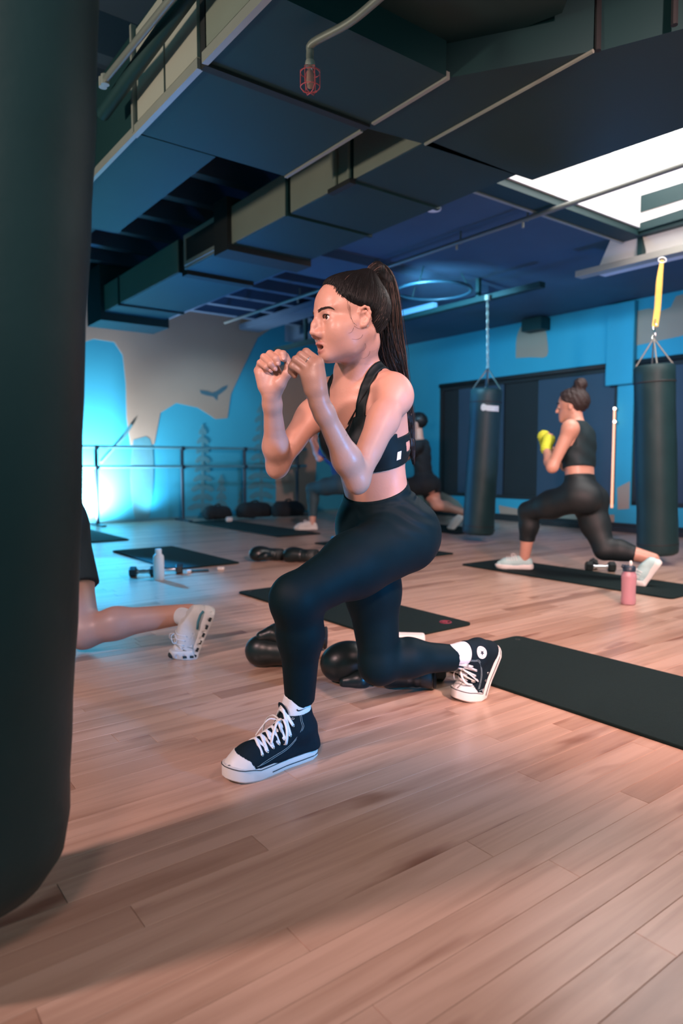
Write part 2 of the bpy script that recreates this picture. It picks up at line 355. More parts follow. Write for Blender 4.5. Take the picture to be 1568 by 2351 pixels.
# skylight light box
sk = empty('ceiling_light_box', 'large glowing white light well in the ceiling at the upper right', 'light')
M['well'] = mat('well_white', (.85, .85, .84), .6, 0, .02)
M['panel_lit'] = mat('lit_panel', (1, 1, 1), .5, emit=(1.0, .93, .90), estr=6)
ZW = 3.12
b = MB(); t = .02
b.rbox(SKu0, SKu1, SKv0, SKv0+t, ZC, ZW); b.rbox(SKu0, SKu1, SKv1-t, SKv1, ZC, ZW); b.rbox(SKu0, SKu0+t, SKv0+t, SKv1-t, ZC, ZW); b.rbox(SKu1-t, SKu1, SKv0+t, SKv1-t, ZC, ZW)
b.build('well_wall', M['well'], sk)
MB().rbox(SKu0+t, SKu1-t, SKv0+t, SKv1-t, ZW-.05, ZW-.03).build('diffuser', M['panel_lit'], sk)
b = MB(); f = .03
b.rbox(SKu1, SKu1+.16, SKv0-.1, SKv1+.05, ZC-.05, ZC-.002); b.rbox(SKu0, SKu1, SKv1, SKv1+.1, ZC-.05, ZC-.002); b.rbox(SKu0, SKu1, SKv0-.1, SKv0, ZC-.05, ZC-.002)
b.build('dark_rim', M['ductdark'], sk)
b = MB().rbox(SKu1+.16, SKu1+.185, SKv0-.15, SKv1+.05, ZC-.06, ZC-.003); b.build('trim_strip', M['flange'], sk)
for qd in ([(1452, 455), (1640, 396), (1640, 434), (1455, 492)], [(1462, 514), (1640, 456), (1640, 480), (1462, 532)]): MB().prism([PV(x, y, SKv1-.03) for x, y in qd], R(0, .012)).build('louvre', M['ductdark'], sk)
# beam from which the bags hang
for args in ((2.38, 0.2, 3.62, 5.24, 5.34, 'right'), (2.38, 4.0, 8.6, 5.26, 5.34, 'far')):
    z, ua, ub, va, vb, nm = args
    o = MB().rbox(ua, ub, va, vb, z, z+.05).build('trim_1' if nm == 'right' else 'trim_2', M['flange'] if nm == 'right' else M['ductdark'], None); tag(o, None, None, None, 'structure')
    for k in range(3):
        uu = ua+(ub-ua)*(k+.5)/3; MB().rbox(uu-.02, uu+.02, va+.02, vb-.02, z+.05, 2.618 if uu < 5 else 2.98).build('hanger', M['ductdark'], o)
bm_ = MB().hexa([R(.2, 5.36, 2.40), R(.2, 5.50, 2.40), R(3.5, 5.50, 2.40), R(3.5, 5.36, 2.40)], [R(.2, 5.25, 2.615), R(.2, 5.50, 2.615), R(3.3, 5.50, 2.615), R(3.3, 5.25, 2.615)])
o = bm_.build('trim_3', M['white'], None); tag(o, kind='structure')

# ------------------------------------------------------------------ ducts
da = empty('air_duct', 'widest rectangular duct overhead with pale side panels', 'duct')
zA, zAt = 2.3, 2.77
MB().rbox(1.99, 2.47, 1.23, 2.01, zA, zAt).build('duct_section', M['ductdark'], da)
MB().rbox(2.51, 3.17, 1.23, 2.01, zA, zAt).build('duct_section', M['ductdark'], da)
MB().rbox(2.47, 2.51, 1.22, 2.02, zA-.012, zAt+.01).build('duct_flange', M['black'], da)
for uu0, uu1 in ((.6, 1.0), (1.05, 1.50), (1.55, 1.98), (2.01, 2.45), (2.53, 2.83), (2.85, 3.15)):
    MB().rbox(uu0, uu1, 1.215, 1.229, zA+.045, zAt-.03).build('lit_side_panel', M['pale'] if uu0 > 2.5 else M['duct'], da) if 'pale' in M else None
for a in ((2.51, 3.2, 1.205, 1.23), (1.5, 2.47, 1.205, 1.23), (3.2, 4.6, 1.205, 1.225)):
    MB().rbox(a[0], a[1], a[2], a[3], zA-.01, zA+.03).build('bottom_angle', M['flange'], da)
for a in ((2.2, 2.45, 2.012, 2.03), (2.53, 3.17, 2.012, 2.03), (1.99, 2.2, 2.012, 2.03)):
    MB().rbox(a[0], a[1], a[2], a[3], zA-.008, zA+.02).build('bottom_angle', M['flange'], da)
MB().rbox(3.18, 4.6, 1.23, 1.62, zA+.0, zAt).build('duct_section', M['ductdark'], da)
MB().rbox(3.17, 3.19, 1.2, 1.225, zA, zAt).build('duct_seam', M['flange'], da)
db = empty('air_duct', 'long lower duct with flared right end running back toward the left wall', 'duct')
segs = [(2.42, 3.0), (3.02, 3.62), (3.66, 4.42), (4.50, 5.15), (5.25, 7.05)]
for i, (a, c) in enumerate(segs):
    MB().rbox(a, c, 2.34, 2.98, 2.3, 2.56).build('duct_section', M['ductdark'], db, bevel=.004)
    MB().rbox(a+.01, c-.01, 2.334, 2.3395, 2.305, 2.555).build('lit_side_panel', M['duct'], db)  # thin plate added so the side reads lit against the dark underside
for a in (3.01, 3.64): MB().rbox(a-.012, a+.012, 2.325, 2.99, 2.288, 2.57).build('duct_flange', M['ductdark'], db)
MB().rbox(4.36, 4.56, 2.30, 3.0, 2.26, 2.62).build('fire_collar', M['black'], db)
b = MB(); b.rbox(4.57, 5.12, 2.322, 2.338, 2.32, 2.35); b.rbox(4.57, 5.12, 2.322, 2.338, 2.52, 2.55); b.rbox(4.57, 4.60, 2.322, 2.338, 2.35, 2.52); b.rbox(5.09, 5.12, 2.322, 2.338, 2.35, 2.52)
b.build('grille_frame', M['flange'], db)
MB().rbox(4.60, 5.09, 2.33, 2.339, 2.35, 2.52).build('grille', M['black'], db)
MB().rbox(5.15, 5.24, 2.36, 2.96, 2.27, 2.5).build('duct_seam', M['black'], db)
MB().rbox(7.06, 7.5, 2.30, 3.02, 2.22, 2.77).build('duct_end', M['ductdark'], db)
MB().rbox(6.6, 6.64, 2.33, 2.99, 2.285, 2.57).build('duct_flange', M['black'], db)
for uu in (3.02, 3.14):
    MB().tube([R(uu, 2.325, 2.29), R(uu, 2.325, 2.97)], .012, 8).build('hanger_rod', M['duct'], db)
MB().rbox(2.98, 3.18, 2.30, 2.34, 2.275, 2.30).build('hanger_bracket', M['black'], db)
# transition piece between the ducts, toward the right top corner
dt = db
q = [G(1012, 182, 2.3), G(1362, 117, 2.3), G(976, 331, 2.3), G(832, 292, 2.3)]
MB().prism([q[3], q[2], q[1], q[0]], (0, 0, .31)).build('transition_piece', M['ductdark'], dt)
q = [G(1366, 120, 2.3), G(1568, 66, 2.3), G(1800, 0, 2.3), G(1900, 180, 2.3), R(2.42, 3.1, 2.3), G(978, 334, 2.3)]
MB().prism(q[::-1], (0, 0, .31)).build('transition_piece', M['ductdark'], dt)
a, c = G(1362, 117, 2.295), G(976, 331, 2.295); MB().tube([a, c], (.008), 6).build('crease_angle', M['duct'], dt)
a, c = G(1370, 120, 2.3), Vector((0, 0, .31)); MB().tube([a-Vector((0, .01, 0)), a+c], .012, 8).build('corner_seam', M['black'], dt)
a = G(1545, 62, 2.3); MB().tube([a-Vector((0, .01, 0)), a+c], .012, 8).build('corner_seam', M['black'], dt)
q = [G(850, 95, 2.43), G(1015, 136, 2.43), G(1290, 30, 2.43), G(1380, -200, 2.43), G(850, -200, 2.43)]
MB().prism(q[::-1], (0, 0, .17)).build('shade_slab', M['ductdark'], db)  # dark slab added in place of the shaded recess above
# pipes
def pipe(pts, r, m, label, fit=None):
    o = MB().tube(spline(pts, 4) if len(pts) > 2 else pts, r, 14).build('pipe', m, smooth=60); tag(o, label, 'pipe')
    return o
va = 1.05
pp = [PV(236, 190, va), PV(400, -12, va)]; d = (pp[1]-pp[0]); o = pipe([pp[0], pp[1]+d*.5], .014, M['pipe'], 'thin pale pipe beside the wide duct near the bag')
b = MB()
for k in (.0, .04): b.tube([pp[0]+d*k-Vector((.0, .0, .02)), pp[0]+d*k+Vector((0, 0, .02))], .018, 10)
b.build('coupling', M['flange'], o)
pp = [PV(236, 262, 1.12), PV(430, -8, 1.12)]; pipe([pp[0], pp[1]+(pp[1]-pp[0])*.4], .030, M['ductdark'], 'thick pipe running along the wide duct side')
# sprinkler pipe along the room
zP = 2.56
a, c = G(505, 722, zP), G(1660, 362, zP)
p0 = R(7.9, 4.12, zP-.02); p1 = R(.4, 4.12, zP-.02)
o = pipe([p0, p1], .017, M['pipe'], 'long thin sprinkler pipe crossing the ceiling and the light well')
for uu in (3.25, 3.9, 4.9, 6.2):
    MB().tube([R(uu, 4.12, zP-.04), R(uu, 4.12, 2.63)], .008, 6).build('pipe_hanger', M['pipe'], o)
    MB().tube([R(uu+.04, 4.12, zP-.02), R(uu+.04, 4.12, zP-.075)], .010, 6).build('sprinkler_head', M['flange'], o)
# branch pipe with caged lamp
cl = empty('caged_lamp', 'small red wire caged lamp on a pipe under the duct', 'lamp')
h = G(712, 140, 2.2)
b = MB().tube(spline([h+Vector((0, 0, -.005)), h+Vector((0, 0, .03)), h+Vector((.012, -.02, .05)), G(800, 53, 2.24), G(870, -4, 2.24), G(1000, -120, 2.24)], 5), .0135, 12); b.build('conduit', M['pipe'], cl, True)
MB().lathe([(.016, 0), (.018, .012), (.016, .02)], h+Vector((0, 0, -.02)), seg=16).build('fitting', M['flange'], cl, 40)
M['redwire'] = mat('red_wire', (.65, .12, .14), .4, .1); M['lampglass'] = mat('lamp_glass', (.8, .5, .42), .1, trans=.6)
MB().lathe([(0, -.075), (.010, -.07), (.014, -.05), (.012, -.02), (.008, -.0)], h+Vector((0, 0, -.02)), seg=16).build('bulb', M['lampglass'], cl, True)
b = MB()
for k in range(6):
    a_ = math.pi*k/3; d = Vector((math.cos(a_), math.sin(a_), 0))
    b.tube([h+d*.016+Vector((0, 0, -.02)), h+d*.034+Vector((0, 0, -.03)), h+d*.034+Vector((0, 0, -.088)), h+d*.022+Vector((0, 0, -.105)), h+Vector((0, 0, -.108))], .0016, 6)
for zz, rr in ((-.04, .034), (-.088, .034)): b.tube([h+Vector((rr*math.cos(t*math.pi/8), rr*math.sin(t*math.pi/8), zz)) for t in range(16)], .0016, 6, closed=True)
b.build('wire_cage', M['redwire'], cl)
# hoop
hp = empty('ceiling_hoop', 'thin ring hoop hanging from the far ceiling', 'hoop'); hc = G(996, 668, 2.45)
MB().tube([hc+Vector((.36*math.cos(t*math.pi/20), .36*math.sin(t*math.pi/20), 0)) for t in range(40)], .014, 8, closed=True).build('ring', M['hoopm'], hp, True) if 'hoopm' in M else None
for t in (0, 2.1, 4.2): MB().tube([hc+Vector((.36*math.cos(t), .36*math.sin(t), 0)), hc+Vector((.1*math.cos(t), .1*math.sin(t), .45))], .006, 6).build('cable', M['ductdark'], hp)
ft = G(938, 714, 2.6); o = MB().rbox(UV(ft)[0]-.45, UV(ft)[0]+.45, UV(ft)[1]-.03, UV(ft)[1]+.03, 2.55, 2.619).build('tube_lamp', mat('tube_lit', (.6, .8, 1), .5, emit=(.02, .35, .9), estr=.7)); tag(o, 'blue glowing tube lamp at the ceiling behind the ponytail', 'lamp')
sd = G(996, 482, 2.6); o = MB().lathe([(.05, 0), (.055, .012), (.05, .02)], (sd.x, sd.y, 2.598), seg=20).build('smoke_detector', M['white'], smooth=40); tag(o, 'small white round smoke detector on the dark ceiling', 'detector')
# ------------------------------------------------------------------ implicit surfaces for bodies and soft things
f32 = np.float32
class Body:
    def __init__(s): s.p = []
    def _add(s, fn, k, op): s.p.append((fn, k, op)); return s
    def cone(s, a, b, r1, r2, k=.02, op='u'):
        a = np.array(a, f32); b = np.array(b, f32); ba = b-a; L2 = max(float(ba@ba), 1e-9)
        def fn(p):
            pa = p-a; h = np.clip(pa@ba/L2, 0, 1); return np.sqrt(((pa-h[:, None]*ba)**2).sum(1))-(r1+(r2-r1)*h)
        return s._add(fn, k, op)
    def chain(s, pts, rs, k=.015, k0=None):
        for i in range(len(pts)-1): s.cone(pts[i], pts[i+1], rs[i], rs[i+1], k0 if (i == 0 and k0 is not None) else k)
        return s
    def ell(s, c, r, Rm=None, k=.02, op='u'):
        c = np.array(c, f32); r = np.array(r, f32); Rm = None if Rm is None else np.array(Rm, f32)
        def fn(p):
            q = p-c
            if Rm is not None: q = q@Rm
            a = np.sqrt(((q/r)**2).sum(1)); b = np.sqrt(((q/(r*r))**2).sum(1))+1e-9
            return a*(a-1)/b
        return s._add(fn, k, op)
    def box(s, c, h, Rm=None, rad=.01, k=.01, op='u'):
        c = np.array(c, f32); h = np.array(h, f32)-rad; Rm = None if Rm is None else np.array(Rm, f32)
        def fn(p):
            q = p-c
            if Rm is not None: q = q@Rm
            q = np.abs(q)-h; return np.sqrt((np.maximum(q, 0)**2).sum(1))+np.minimum(q.max(1), 0)-rad
        return s._add(fn, k, op)
    def ev(s, p, prims=None):
        d = np.full(len(p), 9.0, f32)
        for fn, k, op in (prims if prims is not None else s.p):
            e = fn(p)
            if op == 'u':
                h = np.maximum(k-np.abs(d-e), 0)/k; d = np.minimum(d, e)-h*h*k*.25
            else:
                h = np.maximum(k-np.abs(d+e), 0)/k; d = np.maximum(d, -e)+h*h*k*.25
        return d
def nets(body, lo, hi, h, off=0.0, clips=(), keep=None, mod=None):
    "sparse surface nets -> verts, quads ; off grows the surface, clips are extra fields joined by max"
    lo = np.array(lo, f32); hi = np.array(hi, f32); B = 12
    nb = np.maximum(1, np.ceil((hi-lo)/(h*B)).astype(int)); n = nb*B+1
    D = np.ones(tuple(n), f32)*9
    bc = np.stack(np.meshgrid(*[np.arange(k) for k in nb], indexing='ij'), -1).reshape(-1, 3)
    ctr = (lo+(bc*B+B/2)*h).astype(f32); Rb = B*h*.5*1.7321*1.3+h
    per = [fn(ctr) for fn, k, op in body.p]; d0 = body.ev(ctr)-off
    for c in clips: d0 = np.maximum(d0, c(ctr))
    act = np.where(np.abs(d0) < Rb*1.25+.012)[0]
    D_ins = d0 < 0
    g = np.arange(B+1)*h; loc = np.stack(np.meshgrid(g, g, g, indexing='ij'), -1).reshape(-1, 3).astype(f32)
    aset = set(act.tolist())
    for i in np.where(D_ins)[0]:
        if i not in aset: a = bc[i]*B; D[a[0]:a[0]+B+1, a[1]:a[1]+B+1, a[2]:a[2]+B+1] = -9
    for i in act:
        a = bc[i]*B; p = loc+(lo+a*h).astype(f32)
        pr = [body.p[j] for j in range(len(body.p)) if per[j][i] < Rb+body.p[j][1]+abs(off)+.01]
        d = body.ev(p, pr)-off if pr else np.full(len(p), 9, f32)
        if mod is not None: d = d+mod(p)
        for c in clips: d = np.maximum(d, c(p))
        D[a[0]:a[0]+B+1, a[1]:a[1]+B+1, a[2]:a[2]+B+1] = d.reshape(B+1, B+1, B+1)
    I = D < 0; c8 = [(x, y, z) for x in (0, 1) for y in (0, 1) for z in (0, 1)]
    cnt = sum(I[x:I.shape[0]-1+x, y:I.shape[1]-1+y, z:I.shape[2]-1+z].astype(np.int8) for x, y, z in c8)
    idx = np.argwhere((cnt > 0) & (cnt < 8))
    if not len(idx): return np.zeros((0, 3)), np.zeros((0, 4), int)
    val = np.stack([D[idx[:, 0]+x, idx[:, 1]+y, idx[:, 2]+z] for x, y, z in c8], 1)
    cc = np.array(c8, float); acc = np.zeros((len(idx), 3)); num = np.zeros(len(idx))
    for i in range(8):
        for j in range(i+1, 8):
            if abs(cc[i]-cc[j]).sum() == 1:
                a, b = val[:, i], val[:, j]; m = (a < 0) != (b < 0); t = np.where(m, a/np.where(m, a-b, 1), 0)
                acc += np.where(m[:, None], cc[i]+(cc[j]-cc[i])*t[:, None], 0); num += m
    V = lo+(idx+acc/num[:, None])*h
    shp = np.array(D.shape)-1; lin = (idx[:, 0]*shp[1]+idx[:, 1])*shp[2]+idx[:, 2]
    mp = np.full(int(shp.prod()), -1, np.int32); mp[lin] = np.arange(len(idx)); Q = []
    for ax in range(3):
        o = [(1, 2), (2, 0), (0, 1)][ax]
        s0 = [slice(0, -1)]*3; s1 = [slice(0, -1)]*3; s1[ax] = slice(1, None); s0[ax] = slice(0, -1)
        A = I[tuple(s0)]; Bm = I[tuple(s1)]; e = np.argwhere(A != Bm)
        e = e[(e[:, o[0]] > 0) & (e[:, o[1]] > 0)]
        fl = A[e[:, 0], e[:, 1], e[:, 2]]
        def at(d0_, d1_):
            q = e.copy(); q[:, o[0]] -= d0_; q[:, o[1]] -= d1_; return mp[(q[:, 0]*shp[1]+q[:, 1])*shp[2]+q[:, 2]]
        q = np.stack([at(1, 1), at(0, 1), at(0, 0), at(1, 0)], 1); q = np.where(fl[:, None], q, q[:, ::-1]); Q.append(q[(q >= 0).all(1)])
    Q = np.concatenate(Q)
    if keep is not None: Q = Q[keep(V[Q].mean(1))]
    return V, Q
def smooth_v(V, Q, it=1, lam=.5):
    for _ in range(it):
        acc = np.zeros_like(V); n = np.zeros(len(V))
        for i in range(4):
            for j in (1, 3): np.add.at(acc, Q[:, i], V[Q[:, (i+j) % 4]]); np.add.at(n, Q[:, i], 1)
        m = n > 0; V = V.copy(); V[m] += lam*(acc[m]/n[m][:, None]-V[m])
    return V
def skin_mesh(name, parts, m, parent=None, color=None, sm=1):
    VV, QQ, n = [], [], 0
    for V, Q in parts:
        if not len(Q): continue
        V = smooth_v(V, Q, sm); u_, inv = np.unique(Q, return_inverse=True); VV.append(V[u_]); QQ.append(inv.reshape(Q.shape)+n); n += len(u_)
    V = np.concatenate(VV); Q = np.concatenate(QQ)
    me = bpy.data.meshes.new(name); me.vertices.add(len(V)); me.vertices.foreach_set('co', V.astype(f32).ravel())
    me.loops.add(Q.size); me.loops.foreach_set('vertex_index', Q.astype(np.int32).ravel())
    me.polygons.add(len(Q)); me.polygons.foreach_set('loop_start', np.arange(0, Q.size, 4, dtype=np.int32))
    me.update(calc_edges=True); me.materials.append(m); me.shade_smooth()
    if color is not None:
        a = me.attributes.new('tint', 'FLOAT_COLOR', 'POINT'); a.data.foreach_set('color', np.concatenate([color(V), np.ones((len(V), 1))], 1).astype(f32).ravel())
    o = bpy.data.objects.new(name, me); COL.objects.link(o)
    if parent: o.parent = parent
    return o
def plane_clip(pt, nrm):
    "keeps the side opposite to nrm"
    pt = np.array(pt, f32); nrm = np.array(Vector(nrm).normalized(), f32); return lambda p: (p-pt)@nrm
class Frame:
    def __init__(s, o, x, y, z, sc=1.0): s.o = Vector(o); s.x, s.y, s.z, s.s = Vector(x).normalized(), Vector(y).normalized(), Vector(z).normalized(), sc
    def __call__(s, x, y, z): return s.o+(s.x*x+s.y*y+s.z*z)*s.s
    def M(s): return np.array([[s.x[i], s.y[i], s.z[i]] for i in range(3)])
    def inv(s, V): return ((V-np.array(s.o))@s.M())/s.s
    def mat3(s): return Matrix([[s.x[i], s.y[i], s.z[i]] for i in range(3)])
def skin_mat(name, col, rough=.44):
    m = mat(name, col, rough, var=.05, scale=25, bump=.05, bscale=220, sss=.12, coat=.10)
    nt = m.node_tree; b = nt.nodes['Principled BSDF']; b.inputs['Coat Roughness'].default_value = .3
    at = nt.nodes.new('ShaderNodeAttribute'); at.attribute_name = 'tint'; src = b.inputs['Base Color'].links[0].from_socket
    mx = nt.nodes.new('ShaderNodeMix'); mx.data_type = 'RGBA'; mx.blend_type = 'MULTIPLY'; mx.inputs[0].default_value = 1
    nt.links.new(src, mx.inputs[6]); nt.links.new(at.outputs['Color'], mx.inputs[7]); nt.links.new(mx.outputs[2], b.inputs['Base Color']); return m
def stocking(p, cl, r, k=.01): pass
# ------------------------------------------------------------------ the woman in front
M['skin'] = skin_mat('skin', (.60, .315, .235)); 
M['leggings'] = mat('leggings_knit', (.0015, .0105, .0140), .62, 0, .12, 30, .04, 300, spec=.13)
M['bra'] = mat('sports_bra_knit', (.003, .010, .012), .55, 0, .1, 40, .04, 400, spec=.25)
M['hair'] = mat('dark_brown_hair', (.008, .008, .0085), .45, 0, .35, 30, spec=.25)
M['hairlight'] = mat('brown_hair_sheen', (.075, .045, .035), .45, 0, .3, 40, spec=.5)  # lighter strands, hair sheen put into the colour
M['sock'] = mat('white_sock_knit', (.80, .80, .82), .8, 0, .04, 60, .12, 340)
M['canvas'] = mat('black_canvas', (.004, .013, .020), .8, 0, .2, 80, .12, 600, spec=.2)
M['rubwhite'] = mat('white_rubber', (.80, .76, .72), .45, 0, .06, 20)
M['lace'] = mat('white_lace', (.85, .83, .82), .75, 0, .05, 50, .2, 400)
M['stitch'] = mat('pale_stitching', (.30, .42, .46), .7)
M['darkline'] = mat('dark_stripe', (.02, .025, .035), .6)
M['eyewhite'] = mat('eye_white', (.78, .74, .72), .12, 0, .03); M['iris'] = mat('iris_brown', (.07, .03, .018), .08, 0, .3, 300); M['pupil'] = mat('pupil_black', (.004, .004, .004), .05)
F_ = Vector((-.76, -.65, 0)).normalized(); L_ = Vector((0, 0, 1)).cross(F_)
pel = P(877, 1200, 2.08); nb = P(815, 870, 1.985)
tz = (nb-pel).normalized(); ty = (L_-tz*L_.dot(tz)).normalized(); tx = ty.cross(tz)
T = Frame(pel, tx, ty, tz); TM = T.M(); TL = (nb-pel).length; ts = TL/.47
T.s = ts
woman = empty('person', 'woman in black sports bra and leggings lunging with fists raised at her chin', 'person')
body = Body()
# trunk
body.ell(T(-.012, 0, .0), (.092, .146, .105), TM, .03)
body.ell(T(.004, 0, .115), (.070, .108, .12), TM, .05)
body.ell(T(0, 0, .19), (.067, .102, .10), TM, .05)
body.ell(T(-.000, 0, .29), (.086, .124, .12), TM, .05)
body.ell(T(-.012, 0, .37), (.082, .135, .085), TM, .05)
for s in (1, -1):
    body.ell(T(.066, s*.058, .285), (.052, .056, .055), TM, .03)
    body.cone(T(-.004, s*.03, .445), T(-.012, s*.138, .436), .032, .034, .04)
    body.cone(T(-.03, s*.03, .50), T(-.025, s*.125, .44), .028, .022, .04)
    body.cone(T(-.055, s*.07, .40), T(-.045, s*.09, .25), .035, .028, .04)
    body.cone(T(.045, s*.012, .437), T(.022, s*.13, .452), .009, .008, .012)      # collar bones
TRUNK_N = len(body.p)
ARM0 = TRUNK_N
# arms: shoulder, elbow, wrist in the room
shL, shR = T(-.010, .155, .422), T(-.010, -.162, .428)
elL = P(820, 1102, 1.71); wrL = P(733, 925, 1.615)
elR = P(637, 1070, 1.93); wrR = P(623, 905, 1.80)
for sh, el, wr in ((shL, elL, wrL), (shR, elR, wrR)):
    m1 = sh.lerp(el, .35); m2 = el.lerp(wr, .28); ext = (m2-el).normalized()
    body.ell(sh+Vector((0, 0, -.012)), (.047, .047, .050), None, .035)
    body.cone(sh.lerp(el, .08), m1, .040, .037, .03); body.cone(m1, el, .036, .027, .03)
    out = ((el-sh).normalized()-(wr-el).normalized()).normalized()
    body.cone(sh.lerp(el, .3)+(el-sh).cross(wr-el).cross(el-sh).normalized()*.012, sh.lerp(el, .7)+(el-sh).cross(wr-el).cross(el-sh).normalized()*.010, .026, .023, .03)
    body.cone(el, m2, .027, .033, .028); body.cone(m2, wr.lerp(el, .12), .033, .0225, .025); body.cone(wr.lerp(el, .12), wr, .0225, .0215, .02)
    body.ell(el+out*.015, (.0165, .0165, .0165), None, .018)
ARMP = body.p[ARM0:]
LEG0 = len(body.p)
# legs
hipL, knL, ankL = T(-.005, .088, -.032), P(680, 1374, 1.745), P(688, 1640, 1.81)
hipR, knR, ankR = T(-.005, -.088, -.03), P(872, 1524, 2.16), P(1082, 1510, 2.275)
legs = Body()
for q in (legs,):
    for s in (1, -1):
        q.ell(T(-.058, s*.068, -.050 if s > 0 else -.035), (.082, .080, .090), TM, .035)
    q.cone(hipL, hipL.lerp(knL, .5), .092, .080, .05); q.cone(hipL.lerp(knL, .5), knL, .080, .058, .04)
    q.cone(hipL.lerp(knL, .0)+Vector((0, 0, -.03)), hipL.lerp(knL, .5)+Vector((0, 0, -.012)), .072, .060, .05)
    kc = knL.lerp(ankL, .30)-F_*.010
    q.cone(knL, kc, .056, .052, .03); q.cone(kc, ankL, .051, .033, .04)
    q.ell(knL+F_*.008+Vector((0, 0, -.008)), (.048, .048, .056), None, .03)
    q.cone(hipR, hipR.lerp(knR, .45), .093, .082, .05); q.cone(hipR.lerp(knR, .45), knR, .080, .058, .04)
    kc = knR.lerp(ankR, .30)+Vector((0, 0, .014))
    q.cone(knR, kc, .054, .055, .03); q.cone(kc, ankR, .053, .034, .04)
    q.ell(knR+F_*.010, (.050, .050, .052), None, .03)
    q.ell(T(.03, 0, -.04), (.07, .11, .08), TM, .05)
UPPER_N = len(body.p)-0
# head
hf = Vector((-.87, -.45, -.12)).normalized(); hl = Vector((0, 0, 1)).cross(hf).normalized(); hl = (hl+Vector((0, 0, .0))).normalized(); hu = hf.cross(hl)
HS = 1.06
ho = P(809, 741, 1.905)
H = Frame(ho, hf, hl, hu, HS); HM = H.M()
XS = lambda x: x*1.10 if x > 0 else x
def he(x, y, z, rx, ry, rz, k=.02, op='u'): body.ell(H(XS(x), y, z), (rx*HS, ry*HS, rz*HS), HM, k*HS, op)
def hc_(a, b, r1, r2, k=.01, op='u'): body.cone(H(XS(a[0]), a[1], a[2]), H(XS(b[0]), b[1], b[2]), r1*HS, r2*HS, k*HS, op)
body.cone(H(-.026, 0, -.05), nb+Vector((0, 0, .02)), .047, .048, .03)
body.cone(nb+Vector((0, 0, .02)), T(-.01, 0, .42), .048, .07, .05)
NECK = body.p[-2:]
he(-.008, 0, .036, .094, .072, .081)
he(.032, 0, .036, .058, .062, .062, .03)
HEADP = body.p[-2:]
he(.030, 0, -.040, .050, .050, .050, .03)
for s in (1, -1):
    he(.052, s*.031, -.024, .035, .031, .034, .018)
    hc_((-.004, s*.049, -.030), (.030, s*.036, -.064), .018, .016, .02)
    hc_((.030, s*.036, -.064), (.074, s*.010, -.077), .016, .014, .02)
    hc_((.082, s*.010, .028), (.066, s*.044, .034), .009, .007, .012)
    hc_((.058, s*.040, -.010), (.020, s*.056, -.006), .012, .010, .025)
he(.067, 0, -.050, .026, .033, .036, .02)
he(.076, 0, -.079, .015, .019, .0135, .012)
he(.040, 0, -.072, .040, .030, .022, .02)
for s in (1, -1): he(.099, s*.032, .011, .015, .0160, .0105, .012, 's')
for s in (1, -1):
    he(.0700, s*.031, .0105, .0155, .0165, .0150, .008)
    he(.0860, s*.0315, .0100, .0130, .0150, .0070, .0022, 's')
hc_((.087, 0, .022), (.098, 0, -.002), .0070, .0075, .010)
hc_((.098, 0, -.002), (.1055, 0, -.0200), .0068, .0078, .012)
for s in (1, -1): hc_((.085, s*.005, .015), (.089, s*.009, -.024), .0062, .0080, .010)
for s in (1, -1):
    he(.0935, s*.0120, -.0265, .0110, .0065, .0082, .011)
    he(.0985, s*.0070, -.0355, .0052, .0034, .0038, .003, 's')
for s in (1, -1): he(.036, s*.036, -.036, .036, .024, .034, .03)
# lips and open mouth
for s in (1, -1):
    hc_((.0945, s*.004, -.0480), (.082, s*.021, -.0560), .0054, .0035, .005)
    hc_((.0905, s*.004, -.0668), (.080, s*.019, -.0600), .0060, .0035, .005)
he(.0930, 0, -.0582, .020, .0150, .0060, .003, 's')
he(.0960, 0, -.041, .004, .0035, .006, .006, 's')
# ears
for s in (1, -1):
    eo = Frame(H(-.006, s*.070, .002), (HM@np.array([.95, s*.30, .12])), (HM@np.array([-.30*s*s, s*.95, 0])), hu, HS)
    EM = None
    rim = [(.010, .002, .004), (.013, .004, .016), (.008, .008, .027), (-.003, .010, .032), (-.014, .012, .027), (-.018, .012, .014), (-.016, .010, .0), (-.009, .007, -.014), (-.001, .005, -.022), (.006, .003, -.024), (.009, .001, -.017)]
    pts = [H(.007+a*.82, s*(.068+b), c*.80) for a, b, c in rim]; body.chain(pts, [HS*r for r in (.0036, .0034, .0032, .0032, .0034, .0034, .0036, .0042, .005, .005, .0035)], .004)
    he(.007, s*.068, .003, .012, .0055, .021, .006)
    inner = [(.002, .007, .014), (-.006, .010, .018), (-.011, .010, .008), (-.008, .008, -.006), (-.001, .007, -.012)]
    body.chain([H(.007+a*.82, s*(.066+b), c*.8) for a, b, c in inner], [.0028*HS]*5, .004)
    he(.0125, s*.077, .001, .0045, .006, .0065, .004, 's')
# neck muscles
for s in (1, -1): body.cone(H(-.020, s*.045, -.035), T(.045, s*.018, .435), .014, .010, .018)
